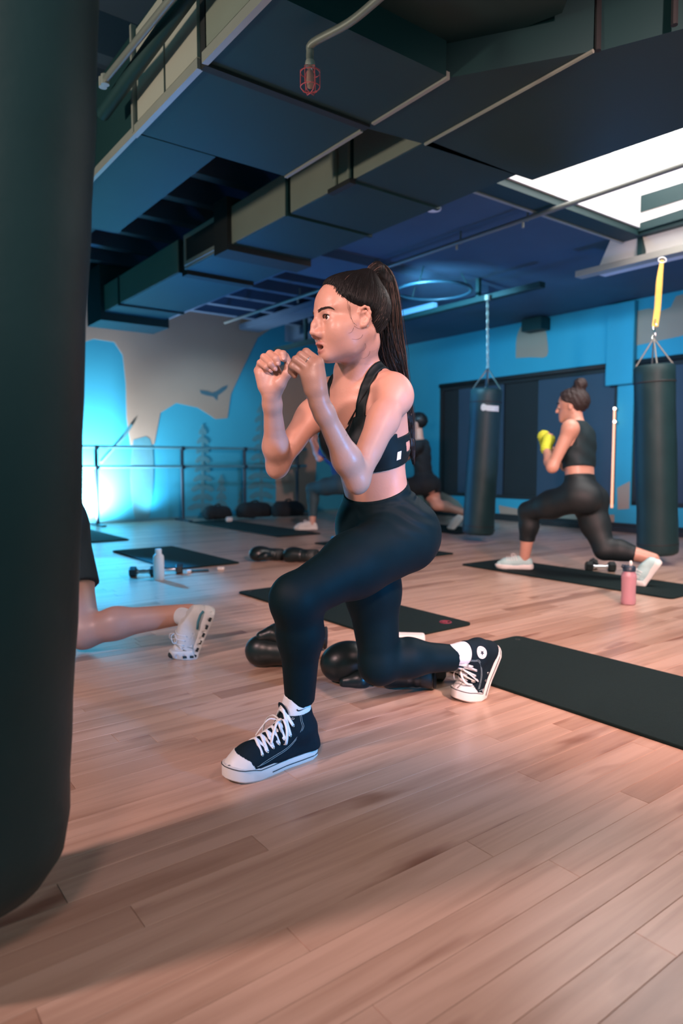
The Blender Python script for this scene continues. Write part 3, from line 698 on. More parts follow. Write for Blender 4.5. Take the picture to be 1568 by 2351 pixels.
# hands
def hand(mcp, chains, thumb, wr, palmc, pr, k=.010):
    for i, ch in enumerate(chains):
        r = [.0098, .0098, .0092, .0080][i]
        body.cone(wr.lerp(ch[0], .12), ch[0], .013, .0105, .014)
        body.chain(ch, [r*1.05, r, r*.93, r*.80], .0035)
    body.cone(wr, thumb[0], .016, .0155, .014); body.chain(thumb, [.0150, .0115, .0105, .0085], .006)
    body.cone(wr, palmc, .018, .020, .015)
yR = 1.80
chR = [[P(630, 838, yR-.005), P(639, 811, yR-.030), P(650, 813, yR-.048), P(651, 824, yR-.052)],
       [P(616, 837, yR+.004), P(620, 813, yR-.026), P(634, 824, yR-.050), P(638, 834, yR-.050)],
       [P(603, 842, yR+.006), P(606, 820, yR-.022), P(622, 836, yR-.046), P(631, 846, yR-.042)],
       [P(592, 851, yR+.004), P(597, 833, yR-.018), P(611, 843, yR-.038), P(620, 850, yR-.034)]]
thR = [P(643, 880, yR-.022), P(660, 857, yR-.034), P(664, 838, yR-.036), P(656, 817, yR-.036)]
hand(None, chR, thR, wrR, P(616, 868, yR), .03)
body.cone(P(606, 885, yR-.006), P(600, 860, yR-.008), .016, .014, .015); body.cone(P(634, 888, yR-.010), P(634, 858, yR-.006), .018, .015, .015)
yL = 1.60
chL = [[P(731, 830, yL-.002), P(703, 809, yL+.010), P(688, 822, yL+.030), P(695, 838, yL+.040)],
       [P(724, 840, yL-.008), P(691, 816, yL-.002), P(678, 830, yL+.018), P(686, 846, yL+.030)],
       [P(713, 850, yL-.008), P(679, 826, yL-.004), P(670, 842, yL+.014), P(678, 856, yL+.026)],
       [P(702, 860, yL-.002), P(671, 840, yL-.001), P(668, 852, yL+.014), P(676, 863, yL+.020)]]
thL = [P(728, 880, yL+.026), P(716, 856, yL+.038), P(704, 838, yL+.044), P(694, 826, yL+.044)]
hand(None, chL, thL, wrL, P(722, 870, yL), .03)
body.cone(P(714, 895, yL+.002), P(708, 868, yL), .015, .014, .015); body.cone(P(729, 890, yL), P(728, 842, yL), .018, .013, .015)
def tintf(V):
    q = H.inv(V); c = np.ones((len(V), 3))
    def blob(x, y, z, rx, ry, rz): return np.clip(1.6*(1-np.sqrt(((q[:, 0]-XS(x))/rx)**2+((np.abs(q[:, 1])-y)/ry)**2+((q[:, 2]-z)/rz)**2)), 0, 1)[:, None]
    def mixc(w, col): 
        nonlocal c; c = c*(1-w)+np.array(col)*w
    mixc(blob(.090, 0, -.0490, .022, .026, .0095), (.60, .40, .44)); mixc(blob(.088, 0, -.0685, .022, .023, .0095), (.66, .44, .47))
    mixc(blob(.078, 0, -.0582, .016, .017, .0075), (.16, .07, .08))
    mixc(blob(.060, .040, -.020, .03, .022, .022)*.25, (1.0, .78, .76))
    mixc(blob(.086, .031, .0115, .02, .019, .014)*.35, (.70, .55, .55))
    mixc(blob(.0805, .0215, -.0155, .004, .0022, .0022), (.25, .15, .12))
    mixc(blob(.100, .007, -.038, .006, .0045, .004), (.25, .12, .12))
    return c
zc = nb.z+.035
def bb(pts, m): a = np.array([tuple(p) for p in pts]); return a.min(0)-m, a.max(0)+m
hb = (np.array([ho.x-.17, ho.y-.16, zc]), np.array([ho.x+.15, ho.y+.16, ho.z+.16]))
rb = bb([q for c in chR for q in c]+thR+[wrR], .012); rb[0][2] = wrR.z+.004; rb[0][0] -= .012; rb[0][1] -= .01; rb[1][1] += .02; rb[1][0] += .01
lb = bb([q for c in chL for q in c]+thL+[wrL], .012); lb[0][2] = wrL.z+.004; lb[0][1] -= .02; lb[1][0] += .012; lb[1][1] += .01
def inb(c, b): return (c > b[0]).all(1) & (c < b[1]).all(1)
parts = []
blo, bhi = bb([pel, shL, shR, elL, elR, wrL, wrR, nb], .12); blo[2] = pel.z-.06; bhi[2] = zc+.01
wclip = plane_clip(T(0, 0, .06), -T.z)
def anklecut(p):
    o = np.full(len(p), -1, f32)
    for k_, a_, t_ in ((knL, ankL, .16), (knR, ankR, .24)):
        a = np.array(tuple(a_.lerp(k_, t_)), f32); d_ = np.array(tuple((a_-k_).normalized()), f32); near = np.sqrt(((p-np.array(tuple(a_), f32))**2).sum(1)) < .18; o = np.where(near, np.maximum(o, (p-a)@d_), o)
    return o
low = Body(); low.p = body.p[:TRUNK_N]+legs.p
l0, l1 = bb([pel, hipL, hipR, knL, knR, ankL, ankR], .12)
parts.append(nets(low, l0, l1, .008, off=-.004, clips=(plane_clip(T(0, 0, .07), T.z), anklecut)))
parts.append(nets(body, blo, bhi, .0036, clips=(wclip,), keep=lambda c: ~(inb(c, hb) | inb(c, rb) | inb(c, lb))))
for b_ in (hb, rb, lb):
    hh = .00175 if b_ is hb else .0017
    parts.append(nets(body, b_[0]-4*hh, b_[1]+4*hh, hh, keep=lambda c, b_=b_: inb(c, (b_[0]-.006, b_[1]+.006))))
skin = skin_mesh('body', parts, M['skin'], woman, tintf)
# eyes, brows, lashes
M['brow'] = mat('brow_hair', (.035, .022, .02), .6)
def surf_px(bd, px, py, off=0.0):
    r = ray(px, py).normalized(); q = Vector((0, 0, CZ))+r*1.45
    for _ in range(90):
        dd = bd.ev(np.array([tuple(q)], f32))[0]-off
        if dd < .0003: break
        q = q+r*float(dd)*.9
    return q
BROW = [tuple(H.inv(np.array([surf_px(body, *q)]))[0]) for q in ((730, 715), (738, 710), (748, 707), (757, 706.5), (765, 709.5))]
for s in (1, -1):
    e = H(XS(.0712), s*.031, .0102); d = Vector(H.x*.97+H.y*(.10)+H.z*.04).normalized(); r = .0122*HS
    MB().ell(e, (r, r, r), None, 24, 16).build('eyeball', M['eyewhite'], woman, True)
    MB().lathe([(0, r*1.015), (.0030, r*.985), (.0056, r*.905), (.0060, r*.87)], e, d, 24).build('iris', M['iris'], woman, True)
    MB().lathe([(0, r*1.03), (.0016, r*1.022), (.0026, r*.99)], e, d, 16).build('pupil', M['pupil'], woman, True)
    b = MB()
    up = [H(XS(x), s*y, z) for x, y, z in ((.0825, .0185, .0110), (.0850, .024, .0155), (.0850, .031, .0172), (.0815, .038, .0158), (.0755, .0445, .0115))]
    b.tube(spline(up, 5), .0013, 6)
    for k in range(26):
        t = k/25; q = spline(up, 5)[int(t*20)]; o_ = H.x*.0028+H.y*s*(.001+.002*t)+H.z*.0016
        b.tube([q, q+o_*.6, q+o_+H.z*.0015], [.0004, .0003, .0001], 4)
    b.build('eyelash', M['hair'], woman)
    b = MB(); c = spline([H(q[0], s*q[1], q[2]) for q in BROW], 8)
    for k in range(150):
        t = random.random(); i = int(t*(len(c)-2)); wdt = .0032*(1-t*.65)*HS
        q = c[i]+H.z*random.uniform(-1, 1)*wdt+(H.x*.0005+H.y*s*.0008); tn = (c[i+1]-c[i]).normalized()
        b.tube([q, q+tn*.003+H.z*.0010, q+tn*.006-H.z*.0004], [.00055, .0005, .0002], 4)
    b.build('eyebrow', M['brow'], woman)
b = MB(); b.ell(H(-.001, .073, -.0205), (.0022,)*3); b.build('earring', M['chrome'], woman, True)
rg = chL[1][0].lerp(chL[1][1], .50); rd = (chL[1][1]-chL[1][0]).normalized(); ra = rd.orthogonal().normalized(); rbv = rd.cross(ra)
MB().tube([rg+(ra*math.cos(t*math.pi/12)+rbv*math.sin(t*math.pi/12))*.0107 for t in range(24)], (.0011), 6, closed=True).build('finger_ring', M['chrome'], woman, True)
M['nail'] = mat('nail_pink', (.64, .36, .30), .25, 0, .03)
for ch in chR+[thR]:
    dd = (ch[-1]-ch[-2]).normalized(); cd = (Vector((0, 0, CZ))-ch[-1]).normalized(); nn = (cd-dd*cd.dot(dd)).normalized(); sd_ = dd.cross(nn); Mn = Matrix([[sd_[i], nn[i], dd[i]] for i in range(3)])
    MB().ell(ch[-1]+nn*.0062+dd*.0015, (.0046, .0022, .0058), Mn, 14, 8).build('fingernail', M['nail'], woman, True)

# ---- leggings
np_T = np.array(T.M(), f32); T0 = np.array(tuple(T.o), f32)
def tl(p): return ((p-T0)@np_T)/T.s
wtop = lambda p: (tl(p)[:, 2]-.120+.22*np.clip(tl(p)[:, 0], -.12, .09))*T.s
def ank(a, k): d = (a-k).normalized(); return a, d
aL, dL = ankL.lerp(knL, .12), (ankL-knL).normalized(); aR, dR = ankR.lerp(knR, .20), (ankR-knR).normalized()
def cuffL(p): 
    q = (p-np.array(tuple(aL), f32))@np.array(tuple(dL), f32); near = np.sqrt(((p-np.array(tuple(ankL), f32))**2).sum(1)) < .22
    return np.where(near, q, -1)
def cuffR(p):
    q = (p-np.array(tuple(aR), f32))@np.array(tuple(dR), f32); near = np.sqrt(((p-np.array(tuple(ankR), f32))**2).sum(1)) < .22
    return np.where(near, q, -1)
leg2 = Body(); leg2.p = body.p[:TRUNK_N]+list(legs.p)
cr0, cr1 = T(.075, .10, .03), T(-.06, .16, .115)
def folds(p):
    q = tl(p); d = 0
    # fabric folds running from the crotch crease up over the hip
    along = q[:, 2]*.80-q[:, 0]*.55+.012*np.sin(q[:, 1]*40); m = np.exp(-((q[:, 2]-.045)/.05)**2)*np.exp(-((q[:, 0]-.0)/.10)**2)*(q[:, 1] > 0)
    d = d+.0028*m*np.sin(along*190)
    m2 = np.exp(-((q[:, 2]-.085)/.03)**2)*(q[:, 0] < -.02)
    d = d+.0018*m2*np.sin(q[:, 2]*300+q[:, 1]*30)
    c = q[:, 2]-.088; d = d-.0012*np.exp(-(c/.002)**2)
    return (d*T.s).astype(f32)
lo, hi = bb([pel, hipL, hipR, knL, knR, ankL, ankR], .13); hi[2] = pel.z+.20
skin_mesh('leggings', [nets(leg2, lo, hi, .0038, off=.0035, clips=(wtop, cuffL, cuffR), mod=folds)], M['leggings'], woman)
b = MB()
for a_, d_, r_ in ((aL, dL, .0405), (aR, dR, .0395)):
    X = d_.orthogonal().normalized(); Y = d_.cross(X); c = a_-d_*.045
b.v or None
# ---- sports bra
trunk = Body(); trunk.p = list(body.p)
SP = None
def bra_region(p):
    q = tl(p); x, y, z = q[:, 0], q[:, 1], q[:, 2]; ay = np.abs(y)
    top = np.where(x > -.01, .315, .282+.0*x)
    band = np.maximum(.196-z, z-np.where(x > 0, .30, .285))
    hole = -np.minimum(np.minimum(z-.232, .262-z), -(x+.035))       # cut-out at the back of the band
    band = np.maximum(band, -hole)
    # front panel: below scoop, inside armholes
    sc = .328+np.clip(ay/.062, 0, 1.6)**2*.055
    arm = ay-(.112-np.clip((z-.30)/.12, 0, 1)*.030)
    front = np.maximum(np.maximum(z-sc, arm), np.maximum(-x+.0, .196-z))
    d = np.maximum(np.minimum(band, np.maximum(front, z-.372)), x-.155)
    return (d*T.s).astype(f32)
tr = Body(); tr.p = body.p[:TRUNK_N]+NECK
shell = Body(); shell.p = body.p[:TRUNK_N]+ARMP+NECK
armb = Body()
for sh, el, w_ in ((shL, elL, wrL), (shR, elR, wrR)): armb.cone(sh.lerp(el, .30), el, .044, .036); armb.cone(el, w_, .040, .03)
noarm = lambda p: .008-armb.ev(p)
def march(o, d, bd, off=0.0, n=90, step=.001):
    q = Vector(o)
    for _ in range(n):
        dd = bd.ev(np.array([tuple(q)], f32))[0]-off
        if dd < .0003: break
        q = q+d*max(float(dd)*.85, .0004)
    return q
sh0 = Body(); sh0.p = body.p[:TRUNK_N]+ARMP[0:3]+ARMP[8:11]+NECK
def grad(bd, p, e=.002):
    q = np.array([[p.x+a*e, p.y+b_*e, p.z+c*e] for a, b_, c in ((1, 0, 0), (-1, 0, 0), (0, 1, 0), (0, -1, 0), (0, 0, 1), (0, 0, -1))], f32); d = bd.ev(q); return Vector((d[0]-d[1], d[2]-d[3], d[4]-d[5])).normalized()
def settle(bd, p, off):
    p = Vector(p)
    for _ in range(12): p = p-grad(bd, p)*float(bd.ev(np.array([tuple(p)], f32))[0]-off)
    return p
for sg in (1, -1):
    raw = [(.10, .078, .345), (.085, .081, .375), (.07, .082, .41), (.045, .086, .45), (.01, .088, .48), (-.03, .080, .48), (-.07, .062, .44), (-.10, .040, .37), (-.11, .024, .31), (-.11, .022, .262)]
    c = [settle(sh0, q, .0022) for q in spline([settle(sh0, T(a, sg*b_, c_), .001) for a, b_, c_ in raw], 5)]; vs = []; fs = []; n = len(c)
    for i, q in enumerate(c):
        tg = (c[min(i+1, n-1)]-c[max(i-1, 0)]).normalized(); nn = grad(sh0, q); sd_ = nn.cross(tg).normalized(); w0 = .0145
        for a, h in ((-1, 0), (-.5, 0), (0, 0), (.5, 0), (1, 0)): vs.append(settle(sh0, q+sd_*w0*a, .0034))
        for a in (1, -1): vs.append(settle(sh0, q+sd_*w0*a, -.002))
    for i in range(n-1):
        for k in range(7): fs.append((i*7+k, i*7+(k+1) % 7, (i+1)*7+(k+1) % 7, (i+1)*7+k))
    mesh('bra_strap', vs, fs, M['bra'], woman, True)
lo, hi = bb([T(x_, y_, z_) for x_ in (-.13, .15) for y_ in (-.16, .16) for z_ in (.18, .52)], .01)
skin_mesh('sports_bra', [nets(shell, lo, hi, .0026, off=.0036, clips=(bra_region, noarm))], M['bra'], woman)
# small white label on the band: find the surface by marching
def decal(name, m, centre, nrm, up, outline, bd, off, parent, thick=.0008):
    nrm = nrm.normalized(); sx = up.cross(nrm).normalized(); up = nrm.cross(sx)
    pts = [march(centre+sx*a+up*c+nrm*.06, -nrm, bd, off) for a, c in outline]
    n = len(pts); vs = [p+nrm*.0002 for p in pts]+[p+nrm*thick for p in pts]
    return mesh(name, vs, [tuple(range(n, 2*n))]+[(i, (i+1) % n, n+(i+1) % n, n+i) for i in range(n)], m, parent)
def on_body(bd, px, py, off):
    r = ray(px, py).normalized(); q = Vector((0, 0, CZ))+r*1.4
    for _ in range(80):
        dd = bd.ev(np.array([tuple(q)], f32))[0]-off
        if dd < .0003: break
        q = q+r*float(dd)*.95
    return q
decal('care_label', M['lace'], on_body(tr, 915, 1046, .004), (T.y*.8-T.x*.35).normalized(), T.z, [(-.007, -.012), (.006, -.012), (.008, .011), (-.004, .011)], tr, .0045, woman)
# ---- hair
XH = (np.array([-.10, -.067, -.033, .0, .010, .022, .034, .056, .078, .10, .125]), np.array([-.030, -.026, -.020, -.020, -.014, .004, .036, .0595, .0635, .071, .10]))
def hq(p): return H.inv(p)
def hair_edge(p): q = hq(p); return (q[:, 0]-np.interp(q[:, 2], *XH)-.004*np.sin(q[:, 2]*330+q[:, 1]*90)*.3).astype(f32)*HS
cap = Body(); cap.p = list(HEADP)
TIE = H(-.050, 0, .100)
cap.cone(H(-.015, 0, .078), TIE, .030*HS, .020*HS, .03); cap.cone(TIE, TIE+H.z*.010-H.x*.008, .018, .016, .015)
def capmod(p): e = np.clip(-hair_edge(p)/.028, 0, 1); return -(.0004+.0072*(e*e*(3-2*e))).astype(f32)
hair = skin_mesh('hair', [nets(cap, np.array(tuple(ho))-.17, np.array(tuple(ho))+.19, .0026, clips=(hair_edge,), mod=capmod)], M['hair'], woman)
def project(Q, off):                        # vectorised: slide points radially onto the hair cap
    c = np.array(tuple(H(-.01, 0, .03)))
    for _ in range(10):
        d = cap.ev(Q.astype(f32))+capmod(Q.astype(f32))-off; r = Q-c; r /= np.linalg.norm(r, axis=1)[:, None]; Q = Q-r*d[:, None]
    return Q
starts = []
for k in range(620):
    s = 1 if random.random() < .62 else -1
    z = random.uniform(-.075, .125); x = float(np.interp(z, *XH))-random.random()**2*.05-.0005
    y = s*math.sqrt(max(0.0, 1-((z-.036)/.085)**2-((x+.008)/.098)**2))*.074 if z < .108 else s*random.uniform(0, .04)
    starts.append((x, y, z))
N_ = 12; S0 = np.array([tuple(H(*q)) for q in starts]); E0 = np.array(tuple(TIE)); c0 = np.array(tuple(H(-.01, 0, .03)))
paths = []
for i in range(N_):
    t = i/(N_-1); a = S0-c0; b_ = E0-c0; Q = c0+a*(1-t)+b_*t
    side = np.sin(t*math.pi)*.010; Q = Q+np.array(tuple(H.z))*side; paths.append(project(Q, .0006+.0004*math.sin(i)))
paths = np.stack(paths, 1); b = MB(); bl = MB()
for k, pth in enumerate(paths):
    tgt = bl if random.random() < .02 else b
    tgt.tube([Vector(q) for q in pth], [.0003]+[.0011]*(N_-2)+[.0008], 4)
b.build('hair_strands', M['hair'], hair, True, kind='stuff'); bl.build('hair_strands', M['hairlight'], hair, True, kind='stuff')
MB().lathe([(.0185, -.005), (.0205, 0), (.0185, .005)], TIE+H.z*.010-H.x*.006, H.z*.8-H.x*.6, 20).build('hair_tie', M['black'], woman, True)
# ponytail
tp = TIE+H.z*.016-H.x*.012
pl = [tp, P(866, 618, 1.96), P(880, 645, 1.99), P(884, 700, 2.01), P(884, 770, 2.03), P(896, 830, 2.05), P(922, 890, 2.08), P(937, 960, 2.11), P(944, 1020, 2.12), P(950, 1066, 2.12)]
pr_ = [.015, .019, .032, .043, .052, .048, .025, .018, .012, .004]
pony = Body(); pony.chain(pl, [r*.88 for r in pr_], .02)
lo, hi = bb(pl, .06)
pt = skin_mesh('ponytail', [nets(pony, lo, hi, .0045, mod=lambda p: (.0022*np.sin(p[:, 0]*520+p[:, 1]*380)).astype(f32))], M['hair'], woman)
cl_ = spline(pl, 5); rl_ = [p.x for p in spline([(r, 0, 0) for r in pr_], 5)]
b, bl = MB(), MB()
for k in range(420):
    a = random.uniform(0, 2*math.pi); rad = random.uniform(.75, 1.06); st = random.randint(0, 4); en = len(cl_)-random.randint(0, 10); pts = []; fly = random.random() < .10
    for i in range(st, en, 3):
        q = cl_[i]; a += random.uniform(-.10, .10); tgn = (cl_[min(i+1, len(cl_)-1)]-cl_[max(i-1, 0)]).normalized(); X = tgn.cross(Vector((0, 1, 0))).normalized(); Y = tgn.cross(X)
        rr = rl_[i]*rad*(1+(.35*i/len(cl_) if fly else 0)); pts.append(q+(X*math.cos(a)+Y*math.sin(a))*rr)
    if len(pts) < 4: continue
    pts = spline(pts, 2); w_ = .0007 if fly else .0013
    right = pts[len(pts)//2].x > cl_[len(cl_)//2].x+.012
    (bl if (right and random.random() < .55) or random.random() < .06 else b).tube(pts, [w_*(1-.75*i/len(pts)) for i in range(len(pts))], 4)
b.build('hair_strands', M['hair'], pt, True, kind='stuff'); bl.build('hair_strands', M['hairlight'], pt, True, kind='stuff')
def on_skin(px, py, off=.002):
    r = ray(px, py).normalized(); q = march(Vector((0, 0, CZ))+r*1.45, r, body, n=120); return q-r*off
b = MB()
W_ = [[(802, 700), (803, 716), (807, 732), (814, 744)], [(800, 698), (801, 712), (803, 724), (806, 732)], [(804, 702), (805, 720), (810, 738), (820, 748)], [(813, 748), (821, 753), (829, 755), (835, 753)], [(812, 752), (810, 758), (806, 763), (800, 765)],
      [(833, 768), (829, 775), (820, 779), (808, 778)], [(838, 788), (840, 796), (836, 803), (830, 806)], [(850, 806), (846, 816), (838, 822), (828, 822)], [(799, 690), (798, 698), (798, 706), (800, 712)]]
for pth in W_: b.tube(spline([on_skin(*q) for q in pth], 4), [.00032*(1-.5*i/13) for i in range(13)], 4)
for k in range(12):
    j = k*1.6; q = [(872+k*.5, 848), (862-k*.8, 868+j*.3), (846-k*1.2, 890+j), (826-k*1.0, 925+j), (811-k*1.2, 960+j*.8), (796+k*1.2, 1000-k*3)]
    try: b.tube(spline([on_skin(x, y, .003) for x, y in q], 4), [.0009*(1-.6*i/21) for i in range(21)], 4)
    except Exception: pass
b.build('loose_strands', M['hair'], hair, True, kind='stuff')

# ---- shoes and socks
def sneaker(parent, heel, d, theta=0.0, side=1, phi=90, patch=False, lace='white_lace', xb=.178, Ls=.272, col=None, tongue=True):
    """high top, local x heel->toe, y left, z up; side = +1 when the detailed side is local +y"""
    d = Vector(d).normalized(); lf = Vector((0, 0, 1)).cross(d); o0 = Vector(heel); S = 1.06; th = math.radians(theta)
    def W(p):
        x, y, z = p
        if th:
            t = max(0, min(1, (xb+.018-x)/.036)); t = t*t*(3-2*t); a = th*t; dx = x-xb; x2 = xb+dx*math.cos(a)+z*math.sin(a); z2 = -dx*math.sin(a)+z*math.cos(a); x, z = x2, z2
        return o0+(d*x+lf*y+Vector((0, 0, z)))*S+(d*xb*(1-S) if th else Vector())
    def WV(V): return np.array([tuple(W(v)) for v in V])
    hw = lambda x: np.interp(x, [0, .01, .03, .07, .12, .165, .20, .235, .255, .267, .272], [.004, .022, .034, .037, .038, .045, .049, .045, .035, .020, .004])
    cy = lambda x: side*-.004*math.sin(x/Ls*math.pi)+side*-.006*max(0, (x-.15)/.12)
    tt = [0, .002, .006, .014, .03, .05, .08, .11, .14, .17, .20, .22, .24, .252, .262, .269, .272]
    ring = [(x, cy(x)+hw(x)) for x in tt]+[(x, cy(x)-hw(x)) for x in tt[::-1][1:-1]]
    # sole
    lv = [(0, .93), (.004, 1.0), (.024, 1.0), (.030, .97)]
    def lift(x): return .010*max(0, (x-.21)/.06)**2
    vs = []; n = len(ring)
    for z, s_ in lv:
        for x, y in ring: vs.append(W((.136+(x-.136)*(s_ if s_ == 1 else s_*.5+.5), cy(x)+(y-cy(x))*s_, z*(1.18 if x > .20 else 1)+lift(x))))
    fs = [(i*n+k, i*n+(k+1) % n, (i+1)*n+(k+1) % n, (i+1)*n+k) for i in range(len(lv)-1) for k in range(n)]
    def cap_(base, flip):
        m_ = len(tt); L = [base+i for i in range(m_)]; Rr = [base]+[base+n-i for i in range(1, m_-1)]+[base+m_-1]
        return [((L[i], L[i+1], Rr[i+1], Rr[i]) if not flip else (Rr[i], Rr[i+1], L[i+1], L[i])) for i in range(m_-1)]
    fs += cap_(0, False)+cap_((len(lv)-1)*n, True)
    u_ = Body(); A = (.060, 0, .085); ph = math.radians(phi); sd = (math.cos(ph), 0, math.sin(ph))
    u_.cone((.236, cy(.236), .034), (.20, cy(.2), .038), .023, .032, .02); u_.ell((.215, cy(.215), .030), (.048, .0435, .027), None, .015)
    u_.cone((.20, cy(.2), .040), (.135, cy(.135), .056), .032, .034, .02); u_.ell((.14, cy(.14), .035), (.07, .036, .04), None, .02); u_.cone((.135, 0, .056), (.085, 0, .080), .035, .040, .02)
    u_.cone((.035, 0, .030), (.12, cy(.12), .032), .0355, .036, .015); u_.cone((.12, cy(.12), .032), (.20, cy(.20), .032), .036, .043, .015)
    u_.cone((.036, 0, .035), (.040, 0, .075), .033, .034, .02); u_.cone(A, (A[0]+sd[0]*.055, 0, A[2]+sd[2]*.055), .041, .0405, .025)
    top = np.array(A, f32)+np.array(sd, f32)*.045
    cl1 = lambda p: (p-top)@np.array(sd, f32); cl2 = lambda p: .026-p[:, 2]
    capx = lambda p: (.212+6*p[:, 1]**2*.8-.0*p[:, 2])-p[:, 0]
    V, Q = nets(u_, (-.02, -.07, 0), (.29, .07, .20), .0024, clips=(cl1, cl2)); up = skin_mesh('sneaker', [(WV(V), Q)], col or M['canvas'], parent)
    mesh('sole', vs, fs, M['rubwhite'], up).data.shade_smooth(); up.children[-1].data.set_sharp_from_angle(angle=.7) if up.children else None
    V, Q = nets(u_, (.18, -.07, 0), (.29, .07, .10), .0016, off=.0022, clips=(lambda p: .238-10*np.abs(p[:, 1])**2*1.3-p[:, 0], lambda p: .031-p[:, 2])); skin_mesh('toe_cap', [(WV(V), Q)], M['rubwhite'], up)
    b = MB(); lin = [(x, y*1.012, .0265*(1.18 if x > .20 else 1)+lift(x)) for x, y in ring]; b.tube([W(q) for q in lin], .0011, 6, closed=True)
    
    b.tube([W(q) for q in ([(x, cy(x)+side*hw(x)*1.02, .011) for x in np.linspace(.004, .165, 16)])], .0012, 6); b.build('sole_stripe', M['darkline'], up, True)
    # on-surface helper in local space
    def surf(x, y, z, dr, off=0.0):
        q = Vector((x, y, z))+Vector(dr)*.08; dr = Vector(dr).normalized()
        for _ in range(60):
            dd = u_.ev(np.array([tuple(q)], f32))[0]-off
            q = q-dr*dd*.9
            if abs(dd) < .0002: break
        return q
    er = [(.190, .024), (.174, .0245), (.158, .0255), (.142, .0265), (.125, .0265), (.109, .0265)]
    spine = lambda x: np.interp(x, [.10, .125, .16, .20], [.098, .090, .078, .064])
    ee = {}
    for s_ in (1, -1):
        L = []
        for x, yy in er: L.append(surf(x, cy(x)+s_*yy*.85, spine(x)-.028, (0, s_*.72, .70), .0012))
        for k in range(1, 3):
            f_ = np.array(A)+np.array(sd)*(.002+.017*k); L.append(surf(f_[0]+.022, s_*.020, f_[2], (.72, s_*.72, .12), .0012))
        ee[s_] = L
    b = MB()
    for s_ in (1, -1):
        for q in ee[s_]:
            c = W(q); nn = (W(q+(q-Vector((q.x-.01, cy(q.x), spine(q.x)-.045))).normalized()*.01)-c).normalized(); X = nn.orthogonal().normalized(); Y = nn.cross(X)
            MB().tube([c+(X*math.cos(t*math.pi/6)+Y*math.sin(t*math.pi/6))*.0030 for t in range(12)], .0011, 6, closed=True).build('eyelet', M['chrome'], up, True)
    if patch:
        for x in (.098, .122): 
            q = surf(x, side*.03, .034, (0, side, .1), .001); c = W(q); nn = (W(q+Vector((0, side*.01, 0)))-c).normalized(); X = nn.orthogonal().normalized(); Y = nn.cross(X)
            MB().tube([c+(X*math.cos(t*math.pi/6)+Y*math.sin(t*math.pi/6))*.0032 for t in range(12)], .0010, 6, closed=True).build('vent_eyelet', M['chrome'], up, True)
    b = MB(); nE = len(er)+ (1 if not patch else 1)
    for i in range(nE):
        for s_ in (1, -1):
            a = ee[s_][i]; c = ee[-s_][min(i+1, nE-1)] if i < nE-1 else ee[-s_][i]
            mid = (a+c)/2; mid = surf(mid.x, mid.y, mid.z, (.35 if mid.z > .1 else .1, 0, 1), .005 if s_ > 0 else .0035)
            b.tube([W(q) for q in spline([a, a.lerp(mid, .5)+Vector((0.001, 0, .004)), mid, c.lerp(mid, .5)+Vector((0.001, 0, .004)), c], 4)], [(.0012, .0046)]*17, 6, flat=W(mid+Vector((.003, 0, .01)))-W(mid))
    kn = ee[1][nE-1].lerp(ee[-1][nE-1], .5)+Vector((.014, 0, .006)); b.ell(W(kn), (.008, .007, .007))
    for s_ in (1, -1):
        for lp in ([(0, 0, 0), (.006, s_*.022, .010), (.012, s_*.044, -.006), (.018, s_*.050, -.034), (.014, s_*.036, -.044), (.010, s_*.020, -.020), (0, 0, 0)], [(0, 0, 0), (.022, s_*.016, .006), (.040, s_*.026, -.014), (.052, s_*.034, -.034)]):
            pts = spline([W(kn+Vector(q)) for q in lp], 5); b.tube(pts, [(.0012, .0042)]*len(pts), 6, flat=Vector((0, 0, 1)))
    b.build('laces', M['lace'] if lace == 'white_lace' else M['rubwhite'], up, True)
    # tongue
    tb = [(.185, .070), (.15, .088), (.12, .100), (.108, .120)]
    f_ = np.array(A)+np.array(sd)*.060; pts = [Vector((x, 0, z-.006)) for x, z in tb[:3]]+[Vector((f_[0]+.036, 0, f_[2]-.018)), Vector((f_[0]+.045, 0, f_[2]+.012))]
    pts = spline(pts, 4); MB().tube([W(q) for q in pts], [(.0035, .021)]*(len(pts)-3)+[(.0035, .020), (.003, .017), (.002, .010)], 12, flat=W(Vector((.15, 0, .1)))-W(Vector((.13, 0, .07)))).build('tongue', M['canvas'], up, True)
    # stitching and heel strip
    b = MB()
    for off_ in (0, .004):
        L = [surf(x, side*.03, z, (0, side, .25), .0006) for x, z in ((.205+off_, .034), (.185, .040-off_), (.155, .047-off_), (.125, .055-off_), (.100, .068-off_))]
        L += [surf(A[0]+sd[0]*k+.014-off_, side*.03, A[2]+sd[2]*k, (.25, side, 0), .0006) for k in (.012, .030, .044)]
        b.tube([W(q) for q in spline(L, 4)], .0006, 5)
    L = [surf(x, cy(x)+y, z, (0, y*8, 1), .0012) for x, y, z in ((.205, .035*side, .03), (.210, .028*side, .04))]
    b.build('stitching', M['stitch'], up, True)
    if patch:
        pc = surf(.052, side*.03, .098, (0, side, 0), .0); nn = (W(pc+Vector((0, side*.01, 0)))-W(pc)).normalized()
        def ring_pts(r, nseg, a0=0, f=1.0): return [surf(pc.x+r*math.cos(a0+2*math.pi*t/nseg), side*.03, pc.z+f*r*math.sin(a0+2*math.pi*t/nseg), (0, side, 0), 0) for t in range(nseg)]
        def patch_mesh(nm, L, h, m_):
            c = sum((Vector(q) for q in L), Vector())/len(L); n = len(L); vs = [W(q+Vector((0, side*h, 0))) for q in L]+[W(surf(c.x, side*.03, c.z, (0, side, 0), h))]+[W(q) for q in L]
            mesh(nm, vs, [(i, (i+1) % n, n) for i in range(n)]+[(i, (i+1) % n, n+1+(i+1) % n, n+1+i) for i in range(n)], m_, up)
        patch_mesh('ankle_patch', ring_pts(.0185, 28), .0012, M['lace'])
        st = []
